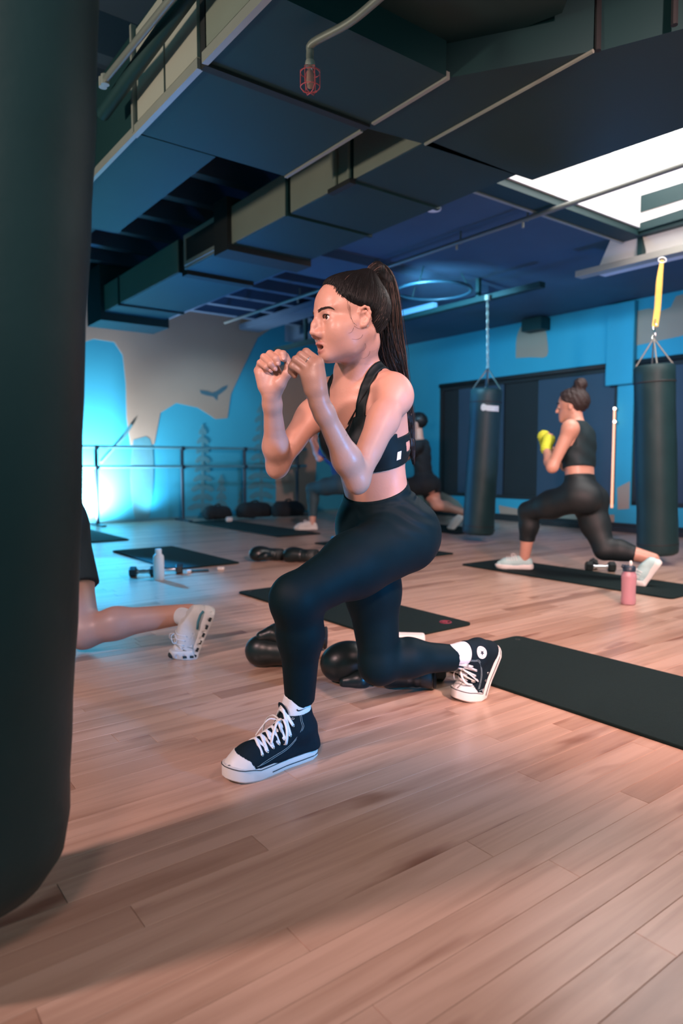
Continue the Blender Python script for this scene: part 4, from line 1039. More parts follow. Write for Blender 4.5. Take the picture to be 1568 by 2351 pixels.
        for k in range(10):
            a = math.pi/2-.65+k*math.pi/5; r = .0085 if k % 2 == 0 else .0036; st.append(surf(pc.x+r*math.cos(a), side*.03, pc.z+r*math.sin(a), (0, side, 0), 0))
        patch_mesh('star_emblem', st, .0020, M['darkline'])
        for txt, a0, a1 in (('CONVERSE', 2.9, .25), ('ALL STAR', -2.8, -.35)):
            for k, ch in enumerate(txt):
                if ch == ' ': continue
                cu = bpy.data.curves.new('letter', 'FONT'); cu.body = ch; cu.size = .0062; cu.align_x = 'CENTER'; cu.align_y = 'CENTER'; cu.extrude = .0002
                to = bpy.data.objects.new('letter', cu); me = to.to_mesh(); a = a0+(a1-a0)*k/(len(txt)-1); rot = a-math.pi/2+.0 if a0 > 0 else a+math.pi/2
                vs = []
                sx = 1 if side < 0 else -1
                for v_ in me.vertices:
                    x, y = v_.co.x, v_.co.y; aa = (a if True else a)
                    X = 13.6e-3*math.cos(a)+(x*math.cos(rot)-y*math.sin(rot)); Z = 13.6e-3*math.sin(a)+(x*math.sin(rot)+y*math.cos(rot))
                    q = surf(pc.x+X*-sx*-1, side*.03, pc.z+Z, (0, side, 0), 0); vs.append(W(q+Vector((0, side*.0018, 0))))
                fs_ = [tuple(p_.vertices) for p_ in me.polygons]; mesh('letter', vs, fs_, M['darkline'], up); to.to_mesh_clear(); bpy.data.curves.remove(cu)
    return up, W, A, sd
def swoosh(parent, W_on, mirror=1, s=.032):
    P_ = [(-.50, -.02), (-.46, -.12), (-.36, -.17), (-.22, -.15), (0, -.07), (.5, .16), (0, .0), (-.22, -.045), (-.33, -.04), (-.38, -.01), (-.37, .06), (-.44, .03)]
    vs = [W_on(x*s*mirror, y*s) for x, y in P_]; n = len(vs)
    return mesh('sock_emblem', vs, [(0, 1, 11), (1, 2, 9), (1, 9, 11), (9, 10, 11), (2, 8, 9), (2, 3, 8), (3, 7, 8), (3, 4, 7), (4, 6, 7), (4, 5, 6)], M['darkline'], parent)
def sock(parent, a, k, shoeA, r0, r1, L):
    "tube from inside the shoe up under the trouser hem"
    d = (k-a).normalized(); sb = Body(); sb.cone(shoeA, a, r0*1.03, r0, .02); sb.cone(a, a+d*L, r0, r1, .02)
    lo, hi = bb([shoeA, a, a+d*L], .06)
    return skin_mesh('sock', [nets(sb, lo, hi, .0032, clips=(plane_clip(a+d*L, d),), mod=lambda p: (.0006*np.sin(((p-np.array(tuple(a), f32))@np.array(tuple(d), f32))*900)).astype(f32))], M['sock'], parent)
hF, tF = G(727, 1733), G(517, 1752); dF = (tF-hF).normalized(); lfF = Vector((0, 0, 1)).cross(dF)
dF = F_.copy(); hF = Vector((ankL.x, ankL.y, 0))-dF*.056
sn1, W1, A1, sd1 = sneaker(woman, hF, dF, 0, 1, 84)
sk1 = sock(woman, W1(Vector(A1)+Vector(sd1)*.045), ankL.lerp(knL, .35), W1(A1), .0355, .034, .045)
ball = G(1096, 1600); dR_ = Vector((-.86, -.51, 0)).normalized()
hR = ball-dR_*.178
sn2, W2, A2, sd2 = sneaker(woman, hR, dR_, 60, 1, 68, patch=True, lace='cream')
sa = W2(Vector(A2)+Vector(sd2)*.050); sk2 = sock(woman, sa, knR, W2(A2), .0345, .035, .085)
def on_body(bd, px, py, off):
    r = ray(px, py).normalized(); q = Vector((0, 0, CZ))+r*1.5
    for _ in range(80):
        dd = bd.ev(np.array([tuple(q)], f32))[0]-off
        if dd < .0003: break
        q = q+r*dd*.95
    return q
sb1 = Body(); d_ = (ankL.lerp(knL, .35)-W1(Vector(A1)+Vector(sd1)*.045)).normalized(); q0 = W1(Vector(A1)+Vector(sd1)*.045); sb1.cone(q0-d_*.02, q0+d_*.06, .0365, .0365)
swoosh(sk1, lambda x, y: on_body(sb1, 693+(x*.98-y*.1)*800, 1629-(y*.98+x*.02)*800, .0028))
sb2 = Body(); d_ = (knR-sa).normalized(); sb2.cone(sa-d_*.02, sa+d_*.1, .0345, .035)
swoosh(sk2, lambda x, y: on_body(sb2, 1061+(-y)*660, 1490-(x)*660*-1, .0028))
# ------------------------------------------------------------------ heavy bags
def heavy_bag(label, base, top, r, zs, name='punching_bag', rnd=.05, band=None, stripe=False, strap=None, hang=None, group=None):
    """base/top = centre points of the lower and upper end"""
    base, top = Vector(base), Vector(top); ax = (top-base).normalized(); Lh = (top-base).length
    e = empty(name, label, 'punching bag'); prof = [(0, 0), (r*.55, .004), (r*.82, rnd*.28), (r*.96, rnd*.7), (r, rnd*1.3)]
    n = 26
    for i in range(n):
        t = (i+1)/n; h = rnd*1.3+(Lh-rnd*1.3-.02)*t; prof.append((r*(1+.012*math.sin(h*9+r*50)-.02*t+.006*math.sin(h*31)), h))
    prof += [(r*.9, Lh-.004), (0, Lh)]
    MB().lathe(prof, base, ax, 48).build('bag_shell', M['bagvinyl'], e, 50)
    for h in ([rnd*1.3+.05] if hang is not None else [])+[Lh-.14]: MB().lathe([(r*1.006, h), (r*1.018, h+.003), (r*1.018, h+.009), (r*1.006, h+.012)], base, ax, 48).build('seam_piping', M['black'], e, 50)
    X = ax.orthogonal().normalized(); Y = ax.cross(X)
    if hang is not None:
        hk = Vector(hang); top_r = top+(hk-top)*0+ax*.20 if (hk-top).length > .3 else hk
        for k in range(4):
            a = k*math.pi/2+.5; q = top+(X*math.cos(a)+Y*math.sin(a))*r*.86; MB().tube([q-ax*.05, q, top_r], .006 if strap else .008, 8).build('hanging_strap', M['pipe'] if strap else M['chrome'], e)
        lk = top_r; n_ = max(3, int((hk-top_r).length/.035)) if not strap else 4; d = (hk-top_r)/max(1, (int((hk-top_r).length/.035)))
        b = MB()
        for i in range(n_):
            c = lk+d*(i+.5); u1 = d.normalized(); sd_ = (X if i % 2 else Y); b.tube([c+u1*.022*math.cos(t*math.pi/5)+sd_*.011*math.sin(t*math.pi/5) for t in range(10)], .0035, 5, closed=True)
        b.build('chain', M['chrome'] if strap else M['pipe'], e, kind='stuff')
        if strap:
            q0 = lk+d*2.5; b = MB(); pts = spline([q0, q0.lerp(hk, .3)+X*.01, q0.lerp(hk, .7)-X*.008, hk], 6); nn = len(pts)
            b.tube(pts, [(.004, .024-(.012*max(0, i/nn-.6)/.4)) for i in range(nn)], 8, flat=Vector((0, 1, 0))); b.build('yellow_strap', M['yellow'], e, 40)
            MB().tube([hk+Vector((.03*math.cos(t*math.pi/6), 0, .02*math.sin(t*math.pi/6))) for t in range(12)], .005, 6, closed=True).build('carabiner', M['chrome'], e)
        else:
            MB().tube([hk-Vector((0, 0, .0)), hk+Vector((0, 0, .05))], .03, 10).build('ceiling_hook', M['pipe'], e)
    return e, X, Y, ax
M['yellow'] = mat('yellow_webbing', (.95, .62, .14), .7, 0, .08, 30, .2, 200)
nb_base = Vector((-.645, 1.08, .085)); nb_top = Vector((-.545, 1.13, 1.9))
heavy_bag('huge near black heavy bag cropped by the left edge of the photo', nb_base, nb_top, .182, 0, rnd=.10)
bR = G(1510, 1275, .07); tR = P(1502, 838, bR.y)
heavy_bag('black heavy bag on a yellow strap behind the lunging woman at right', bR, tR, .150, 0, rnd=.03, strap=True, hang=P(1520, 597, bR.y-.1))
bM = G(1097, 1229, .07); bM2 = Vector((bM.x, bM.y, bM.z)); tM = P(1117, 893, bM.y)
_, X, Y, ax = heavy_bag('black heavy bag with pale lettering band hanging on a chain', bM2, tM, .155, 0, rnd=.03, hang=P(1119, 690, bM.y))
bag_m = bpy.data.objects['punching_bag.002']
# the lettering on the middle bag
c = P(1128, 939, bM.y); ctr = bM2+(tM-bM2)*((c.z-bM.z)/(tM.z-bM.z)); vs = []; fs = []
ol = [(-.095, 0), (-.088, .03), (-.070, .040), (-.050, .030), (-.038, .024), (.0, .022), (.045, .020), (.092, .020), (.092, -.034), (.045, -.034), (0, -.032), (-.038, -.028), (-.050, -.022), (-.070, -.030), (-.088, -.022)]
for x, z in ol:
    a = -math.pi/2+.12+x/.157; vs.append((ctr.x+.1590*math.cos(a), ctr.y+.1590*math.sin(a), ctr.z+z))
n = len(vs); fs = [(0, 1, 14), (1, 2, 13, 14), (2, 3, 12, 13), (3, 4, 11, 12), (4, 5, 10, 11), (5, 6, 9, 10), (6, 7, 8, 9)]
mesh('faded_logo_band', vs, fs, mat('faded_white_print', (.55, .60, .56), .7, var=.25, scale=60), bag_m)

# ------------------------------------------------------------------ mats
def yoga_mat(label, u0, u1, v0, v1, h=.011, logo=None, skew=0, r=.035, holes=True):
    pts = []
    for cx, cy, a0 in ((u1-r, v1-r, 0), (u0+r, v1-r, 90), (u0+r, v0+r, 180), (u1-r, v0+r, 270)):
        for k in range(7): a = math.radians(a0+k*15); pts.append((cx+r*math.cos(a)*1, cy+r*math.sin(a)))
    e = empty('exercise_mat', label, 'mat'); e.location = R((u0+u1)/2, (v0+v1)/2); W_ = Vector(e.location)
    p3 = [R(a, b_, .0005)-W_ for a, b_ in pts]
    o = MB().prism(p3[::-1], (0, 0, h)).build('foam_pad', M['matfoam'], e, bevel=.003)
    if holes:
        for a, b_ in ((u1-.05, v0+.06), (u1-.05, v1-.06)):
            c = R(a, b_, h+.0006)-W_; MB().lathe([(.006, -.0002), (.006, .001), (.011, .001), (.012, -.0002)], c, seg=16).build('grommet', M['rubber'], e)
    if logo:
        c = R(logo[0], logo[1], h+.0012)-W_; M['logored'] = mat('logo_dark_red', (.22, .03, .06), .7)
        b = MB()
        for t in range(20): pass
        b.tube([c+Vector((.028*math.cos(t*math.pi/12), .028*math.sin(t*math.pi/12), 0)) for t in range(24)], (.003), 6, closed=True); b.tube([c+R(-.014, -.010), c+R(.0, .012), c+R(.014, -.010)], .003, 6)
        b.build('printed_logo', M['logored'], e)
    return e
yoga_mat('dark exercise mat under the rear sneaker side, cropped at the right edge', .45, 1.985, 1.875, 2.50)
yoga_mat('dark mat with small red logo behind the front woman\'s legs', 2.27, 3.70, 1.99, 2.52, logo=(2.36, 2.42))
yoga_mat('dark mat under the lunging woman at the right', 2.00, 3.66, 3.91, 4.42)
yoga_mat('dark mat beside the white bottle at the left', 4.77, 6.10, 2.03, 2.60)
yoga_mat('blue lit mat lying farthest left near the wall', 6.88, 8.28, 1.96, 2.48)
yoga_mat('far dark mat in front of the pile of backpacks', 6.20, 8.44, 3.83, 4.40)
yoga_mat('dark mat behind the front woman reaching toward the pink shaker', 4.13, 5.50, 3.80, 4.34)
yoga_mat('dark mat at the foot of the middle heavy bag', 5.25, 6.6, 5.55, 6.2)

# ------------------------------------------------------------------ dumbbells
def dumbbell(label, c, ang, L=.20, hr=.042, hl=.055, chrome=True, z=None):
    e = empty('dumbbell', label, 'dumbbell', None); c = Vector(c); d = Vector((math.cos(ang), math.sin(ang), 0)); c = Vector((c.x, c.y, hr*.866))
    for s in (1, -1):
        X = Vector((0, 0, 1)); Y = d.cross(X); n = 6; o0 = c+d*s*(L/2-hl); vs = []
        for h, k in ((0, .80), (.006, 1.0), (hl-.008, 1.0), (hl, .82)):
            for t in range(6): a = math.radians(30+60*t); vs.append(o0+d*s*h+(Y*math.cos(a)*hr+X*math.sin(a)*hr)*k)
        fs = [(i*6+t, i*6+(t+1) % 6, (i+1)*6+(t+1) % 6, (i+1)*6+t) for i in range(3) for t in range(6)]+[(5, 4, 3, 2, 1, 0), (18, 19, 20, 21, 22, 23)]
        mesh('weight_head', vs, fs, M['rubber'], e)
    MB().lathe([(.012, -L/2+hl), (.0125, -.03), (.0155, 0), (.0125, .03), (.012, L/2-hl)], c, d, 20).build('handle', M['chrome'], e, 60)
    b = MB()
    for s in (1, -1): MB().lathe([(.0165, -.005), (.018, 0), (.0165, .005)], c+d*s*(L/2-hl-.008), d, 20).build('collar', M['chrome'], e, 60)
    return e
q = G(1060, 1566); dumbbell('near dumbbell with chrome handle lying behind the rear sneaker', (q.x-.012, q.y+.03, 0), .05, .225, .050, .065)
q = G(1378, 1312); dumbbell('dumbbell lying on the right woman\'s mat edge, the nearer of two', (q.x, q.y, 0), -.1, .21, .040, .05)
dumbbell('dumbbell lying on the right woman\'s mat edge, the farther of two', (q.x+.01, q.y+.16, 0), 1.25, .20, .036, .05)
q = G(336, 1323); dumbbell('dumbbell left of the white bottle on the bare floor', (q.x-.02, q.y, 0), .15, .19, .038, .05)
dumbbell('dumbbell half hidden behind the white bottle', (q.x+.13, q.y+.10, 0), .25, .20, .038, .05)
# ------------------------------------------------------------------ bottles
M['plastwhite'] = mat('white_bottle', (.90, .86, .82), .4, 0, .03)
M['pinkclear'] = mat('pink_clear_plastic', (.95, .52, .60), .08, 0, .02, trans=.55); M['pinkwater'] = mat('pink_water', (.90, .30, .42), .08, trans=.4); M['navylid'] = mat('navy_lid', (.02, .035, .06), .4); M['magenta'] = mat('magenta_plastic', (.65, .04, .28), .35, 0, .1)
q = G(365, 1331); e = empty('water_bottle', 'tall plain white bottle standing on the floor at the left', 'bottle'); e.location = q
MB().lathe([(0, 0), (.033, 0), (.036, .004), (.036, .150), (.034, .165), (.022, .178), (.019, .182)], (0, 0, 0), seg=32).build('bottle_body', M['plastwhite'], e, 50)
MB().lathe([(.0195, .180), (.0215, .184), (.0215, .207), (.019, .211), (0, .211)], (0, 0, 0), seg=28).build('bottle_cap', M['plastwhite'], e, 50)
q = G(1442, 1387); e = empty('water_bottle', 'translucent pink bottle with dark lid in front of the right mat', 'bottle'); e.location = q
MB().lathe([(0, 0), (.036, 0), (.040, .006), (.0405, .03), (.038, .045), (.0385, .10), (.041, .15), (.040, .17), (.031, .185), (.031, .19), (.029, .19), (.029, .183), (.0375, .168), (.0385, .15), (.036, .10), (.0355, .045), (.037, .03), (.036, .008), (0, .006)], (0, 0, 0), seg=36).build('bottle_body', M['pinkclear'], e, 60)
MB().lathe([(0, .0075), (.0350, .009), (.0362, .03), (.0348, .045), (.0350, .060), (0, .060)], (0, 0, 0), seg=32).build('drink', M['pinkwater'], e, 60)
MB().lathe([(.030, .186), (.034, .188), (.034, .212), (.028, .218), (0, .218)], (0, 0, 0), seg=32).build('bottle_cap', M['navylid'], e, 50)
MB().tube([(-.034, 0, .206), (-.043, 0, .214), (-.040, 0, .222), (-.022, 0, .220)], .005, 8).build('carry_loop', M['navylid'], e, True)
MB().lathe([(.009, .214), (.010, .235), (.006, .246), (0, .247)], (.008, 0, 0), seg=16).build('spout', M['plastwhite'], e, True)
MB().tube([(.004, 0, .010), (.003, 0, .19)], .0035, 8).build('straw', M['plastwhite'], e)
q = G(782, 1247); e = empty('shaker_bottle', 'pink and magenta shaker bottle behind the front woman\'s thigh', 'bottle'); e.location = q+Vector((0, 0, .0125))
MB().lathe([(0, 0), (.040, 0), (.046, .10), (.048, .14)], (0, 0, 0), seg=28).build('cup', M['magenta'], e, 50)
MB().lathe([(.050, .14), (.050, .175), (.03, .19), (0, .192)], (0, 0, 0), seg=28).build('shaker_lid', mat('lilac_lid', (.55, .35, .65), .4), e, 50)
MB().tube([(-.045, 0, .15), (-.052, 0, .17), (-.04, 0, .20), (-.01, 0, .205)], .007, 8).build('carry_loop', M['magenta'], e, True)
MB().ell((.02, -.03, .17), (.022, .018, .022)).build('spout_cap', M['lace'], e, True)
b = empty('ball_toy', 'small bright blue ball beside the pink shaker', 'ball'); b.location = G(764, 1240)+Vector((0, 0, .022)); MB().ell((0, 0, 0), (.022,)*3).build('ball', mat('blue_plastic', (.05, .4, .8), .4), b, True)
c = G(455, 1312); e = empty('phone', 'thin dark phone lying by the left mat corner', 'phone'); Mz = Matrix.Rotation(.25, 3, 'Z')
MB().box(c+Vector((0, 0, .005)), (.15, .075, .008), Mz).build('phone_body', M['rubber'], e, bevel=.003); MB().box(c+Vector((0, 0, .0095)), (.14, .066, .0006), Mz).build('phone_screen', M['paneglass'], e)
for x, lab in ((507, 'small white earbud case on the floor right of the phone'), (434, 'small white earbud case left end of the phone')):
    c = G(x, 1308 if x > 500 else 1315); e = empty('earbud_case', lab, 'case'); MB().box(c+Vector((0, 0, .011)), (.05 if x > 500 else .03, .04, .020)).build('case_body', M['plastwhite'], e, bevel=.006); MB().box(c+Vector((0, -.0203, .015)), (.03, .001, .0012)).build('lid_seam', M['pipe'], e)
# ------------------------------------------------------------------ boxing gloves
def glove(label, c, d, S=1.0, roll=0, thumb=1, open_=True, m='leather', up=None):
    "d points from the cuff to the fist"
    d = Vector(d).normalized(); up = Vector(up or (0, 0, 1)); sd_ = up.cross(d).normalized(); up = d.cross(sd_); sd_ = sd_*thumb
    fr = Frame(c, d, sd_, up, S); FM = fr.M(); g = Body()
    g.ell(fr(.055, 0, .008), tuple(S*k for k in (.078, .060, .056)), FM, .02); g.ell(fr(.085, 0, -.012), tuple(S*k for k in (.055, .056, .046)), FM, .03)
    g.cone(fr(-.005, 0, 0), fr(-.05, 0, 0), .048*S, .043*S, .03); g.cone(fr(-.05, 0, 0), fr(-.135, 0, 0), .043*S, .048*S, .02)
    th = Body(); th.chain([fr(-.01, .048, -.01), fr(.035, .072, -.008), fr(.075, .062, -.022)], [.024*S, .027*S, .021*S], .02)
    lo, hi = bb([fr(.14, 0, 0), fr(-.15, 0, 0), fr(0, .1, 0), fr(0, -.08, 0), fr(0, 0, .08), fr(0, 0, -.08)], .06)
    e = empty('boxing_glove', label, 'boxing glove')
    hole = plane_clip(fr(-.128, 0, 0), -fr.x)
    wr_ = lambda p: (.0012*np.sin(((p-np.array(tuple(fr.o), f32))@np.array(tuple(fr.x), f32))*240)*(((p-np.array(tuple(fr.o), f32))@np.array(tuple(fr.x), f32)) < .0)).astype(f32)
    skin_mesh('glove_body', [nets(g, lo, hi, .0045, clips=(hole,), mod=wr_)], M[m], e); skin_mesh('glove_thumb', [nets(th, lo, hi, .0045)], M[m], e)
    X, Y = fr.y, fr.z
    MB().lathe([(.0465*S, -.070*S), (.050*S, -.068*S), (.0515*S, -.118*S), (.0485*S, -.120*S)], fr(0, 0, 0), fr.x, 32).build('wrist_strap', M['rubber'], e, 60)
    MB().lathe([(.0485*S, -.125*S), (.0515*S, -.131*S), (.047*S, -.137*S), (.041*S, -.130*S), (.040*S, -.110*S)], fr(0, 0, 0), fr.x, 32).build('cuff_rim', M['cloth'], e, 60)
    MB().tube(spline([fr(.128, -.03, .004), fr(.137, 0, .006), fr(.128, .03, .004)], 5), .0014, 5).build('seam_piping', M['rubber'], e)
    return e
def PG(px, py, z): return G(px, py, z)
glove('near boxing glove with its thumb up, leftmost by the front shin', PG(646, 1496, .060), (-1, .15, .02), 1.0, thumb=1, up=(0, 1, 0))
glove('near boxing glove behind the leftmost glove, its thumb showing over it', PG(680, 1462, .062), (-1, -.1, .06), .95, thumb=1, up=(0, 1, .2))
glove('near shiny boxing glove between the front woman\'s two legs', PG(838, 1516, .070), (-1, -.30, .02), 1.18, thumb=1, up=(0, -.5, .85))
glove('near boxing glove beneath the raised rear knee', PG(935, 1552, .045), (-1, .2, 0), .74, thumb=-1)
glove('far boxing glove, left of the pair behind the front thigh', PG(612, 1272, .055), (-.9, -.4, .1), 1.0, thumb=1)
glove('far boxing glove, right of the pair behind the front thigh', PG(690, 1275, .055), (-1, .3, .0), 1.05, thumb=-1)
# ------------------------------------------------------------------ ballet barre along the left wall
ub = 8.72
e = empty('ballet_barre', 'dark double rail ballet barre standing before the mural wall', 'barre')
z1, z2 = PU(420, 1028, ub).z, PU(420, 1071, ub).z
vs_ = [UV(PU(x, 1100, ub))[1] for x in (223, 420, 563)]; dv = vs_[1]-vs_[0]
M['barre'] = mat('barre_metal', (.03, .06, .09), .4, .4); M['barrew'] = mat('barre_rail', (.10, .30, .38), .35, .2)
for z in (z1, z2): MB().tube([R(ub, vs_[0]-1.6, z), R(ub, 5.9, z)], .019, 12).build('rail', M['barrew'], e, 60)
for v_ in [vs_[0]-dv*1.2]+vs_+[vs_[2]+.9]:
    p = MB().tube([R(ub+.02, v_, .01), R(ub+.02, v_, z1+.02)], .024, 12).build('post', M['barre'], e, 60)
    MB().rbox(ub-.22, ub+.22, v_-.03, v_+.03, .0005, .02).build('foot', M['barre'], p)
    for z in (z1, z2): MB().rbox(ub-.03, ub+.03, v_-.025, v_+.025, z-.035, z+.02).build('bracket', M['barre'], p)
e = empty('floor_uplight', 'small floor light washing the wall by the far left bag edge', 'lamp')
c = R(8.5, 1.15, 0); MB().lathe([(.05, .001), (.05, .06), (.06, .10), (.06, .13), (.052, .13), (.048, .11), (0, .11)], c, seg=24).build('lamp_body', M['black'], e, 50); MB().lathe([(.046, .112), (0, .113)], c, seg=24).build('lens', mat('lens_lit', (.2, .7, 1), .3, emit=(.1, .6, 1), estr=8), e)
c = G(942, 1474); o = MB().box(c+Vector((0, 0, .02)), (.13, .07, .035), Matrix.Rotation(-.1, 3, 'Z')).build('towel', M['lace'], bevel=.012); tag(o, 'small folded white towel behind the front woman\'s raised calf', 'towel')
# pile of sports bags against the wall
def duffel(label, c, L, r, ang, seed):
    random.seed(seed); d = Vector((math.cos(ang), math.sin(ang), 0)); c = Vector((c.x, c.y, r*.92)); g = Body(); n = Vector((-d.y, d.x, 0))
    g.cone(c-d*L/2, c+d*L/2, r, r*.92, .02)
    for k in range(4): q = c+d*random.uniform(-.4, .4)*L+n*random.uniform(-.4, .4)*r+Vector((0, 0, random.uniform(-.2, .35)*r)); g.ell(q, (r*.7, r*.6, r*.6), None, .05)
    e = empty('duffel_bag', label, 'bag'); lo, hi = bb([c-d*(L/2+r), c+d*(L/2+r), c+Vector((0, 0, r)), c+n*r, c-n*r], .08)
    skin_mesh('bag_body', [nets(g, lo, hi, .014, clips=(plane_clip((0, 0, .002), (0, 0, -1)),), mod=lambda p: (.006*np.sin(p[:, 0]*37+p[:, 2]*50)*np.sin(p[:, 1]*31)).astype(f32))], M['cloth'], e)
    MB().tube(spline([c-d*L*.2+Vector((0, 0, r)), c-d*L*.1-n*r*.2+Vector((0, 0, r*1.12)), c+d*L*.12+Vector((0, 0, r*1.1)), c+d*L*.2+Vector((0, 0, r))], 5), (.012), 8).build('carry_handle', M['rubber'], e)
    return e
duffel('dark bag at the left end of the pile before the mural', G(500, 1196), .22, .11, .7, 1)
duffel('long dark duffel bag under the middle of the barre', G(585, 1194), .28, .13, .6, 2)
duffel('dark duffel bag at the right end of the pile by the barre', G(662, 1194), .22, .14, .5, 3)
o = MB().box(G(526, 1199)+Vector((0, 0, .035)), (.09, .06, .07), Matrix.Rotation(.6, 3, 'Z')).build('towel_roll', M['lace'], bevel=.02); tag(o, 'small pale bundle on the floor in front of the bag pile', 'towel')
wallpoly('mural_shape', sp([(925, 1190), (930, 1140), (960, 1120), (1000, 1125), (1050, 1150), (1068, 1192), (1000, 1200)], 3), PV, 7.4, M['taupe'], bpy.data.objects['wall_right'], .006)
MB().rbox(UV(PV(1243, 700, 7.4))[0]-.15, UV(PV(1243, 700, 7.4))[0]+.15, 7.2, 7.38, 2.45, 2.6).build('trim_4', M['ductdark'], None)['kind'] = 'structure'
# ------------------------------------------------------------------ the other people
def ones(V): return np.ones((len(V), 3))
def runner(parent, heel, d, theta, S, side, m_up, slots=False, xb=.178, accent=None):
    d = Vector(d).normalized(); lf = Vector((0, 0, 1)).cross(d); o0 = Vector(heel); th = math.radians(theta)
    def W(p):
        x, y, z = p
        if th:
            t = max(0, min(1, (xb+.018-x)/.036)); t = t*t*(3-2*t); a = th*t; dx = x-xb; x, z = xb+dx*math.cos(a)+z*math.sin(a), -dx*math.sin(a)+z*math.cos(a)
        return o0+(d*x+lf*y+Vector((0, 0, z)))*S+(d*xb*(1-S) if th else Vector())
    WV = lambda V: np.array([tuple(W(v)) for v in V])
    u_ = Body(); u_.cone((.235, 0, .036), (.19, 0, .042), .022, .034, .02); u_.cone((.19, 0, .042), (.12, 0, .058), .035, .035, .02); u_.cone((.12, 0, .058), (.07, 0, .075), .034, .034, .02)
    u_.cone((.030, 0, .045), (.19, 0, .040), .034, .036, .02); u_.cone((.034, 0, .05), (.034, 0, .085), .030, .026, .02)
    V, Q = nets(u_, (-.03, -.07, 0), (.29, .07, .16), .004, clips=(lambda p: p[:, 2]-.094-(p[:, 0]-.06)*.25, lambda p: .022-p[:, 2])); up = skin_mesh('running_shoe', [(WV(V), Q)], m_up, parent)
    s_ = Body(); s_.cone((.028, 0, .020), (.12, 0, .018), .040, .036, .01); s_.cone((.12, 0, .018), (.20, 0, .020), .036, .046, .01); s_.cone((.20, 0, .020), (.235, 0, .030), .046, .036, .01)
    V, Q = nets(s_, (-.03, -.07, -.01), (.30, .07, .09), .004, clips=(lambda p: -.001-p[:, 2], lambda p: p[:, 2]-.034-.008*(p[:, 0] < .09)), mod=(lambda p: (.004*(np.sin(p[:, 0]*260) > .55)*(np.abs(p[:, 2]-.014) < .006)).astype(f32)) if slots else None)
    skin_mesh('sole', [(WV(V), Q)], M['rubwhite'], up)
    def surf(x, y, z, dr, off=0.0):
        q = Vector((x, y, z))+Vector(dr)*.08; dr = Vector(dr).normalized()
        for _ in range(40): q = q-dr*(u_.ev(np.array([tuple(q)], f32))[0]-off)*.9
        return q
    b = MB()
    for x in (.185, .168, .151, .134, .117):
        b.tube([W(q) for q in spline([surf(x-.004, .024, .05, (0, .7, .7), .002), surf(x+.003, .010, .06, (0, .25, 1), .003), surf(x-.003, -.010, .06, (0, -.25, 1), .003), surf(x+.004, -.024, .05, (0, -.7, .7), .002)], 3)], .0026, 6)
    k0 = surf(.112, 0, .07, (.3, 0, 1), .004)
    for sg in (1, -1): b.tube([W(q) for q in spline([k0, k0+Vector((.012, sg*.018, .012)), k0+Vector((.030, sg*.034, .0)), k0+Vector((.022, sg*.024, -.012)), k0], 4)], .0018, 6)
    b.build('laces', M['lace'], up, True)
    if accent:
        MB().tube([W(surf(x, side*.03, z, (-.4, side, 0), .001)) for x, z in ((.012, .046), (.030, .052), (.055, .050), (.080, .042))], (.0055), 6).build('heel_accent', accent, up, True)
        MB().ell(W((.262, 0, .016)), (.014, .022, .014)).build('toe_guard', M['rubber'], up, True)
        for x in (.03, .06, .09, .118, .146, .172, .198, .222):
            y = side*np.interp(x, [.0, .03, .12, .20, .24], [.030, .0405, .0365, .0465, .040]); q = [W((x+a, y-side*.003, .013+c)) for a, c in ((-.007, -.004), (.007, -.004), (.007, .004), (-.007, .004))]
            MB().prism(q, (W((x, y+side*.0015, .013))-W((x, y-side*.003, .013)))).build('sole_slot', M['rubber'], up)
        for x0 in (.098, .114):
            q0 = surf(x0, side*.03, .050, (0, side, 0), .001); b = MB(); b.tube([W(q0+Vector((.0055*math.cos(t*math.pi/8), 0, .0055*math.sin(t*math.pi/8)))) for t in range(2, 15 if x0 > .1 else 18)], .0009, 5); b.build('side_mark', M['lace'], up)
        MB().tube([W(surf(x, side*.03, z, (0, side, .3), .001)) for x, z in ((.19, .040), (.175, .060), (.160, .066))]+[], .0012, 5).build('panel_seam', M['pipe'], up, True)
    return up, W
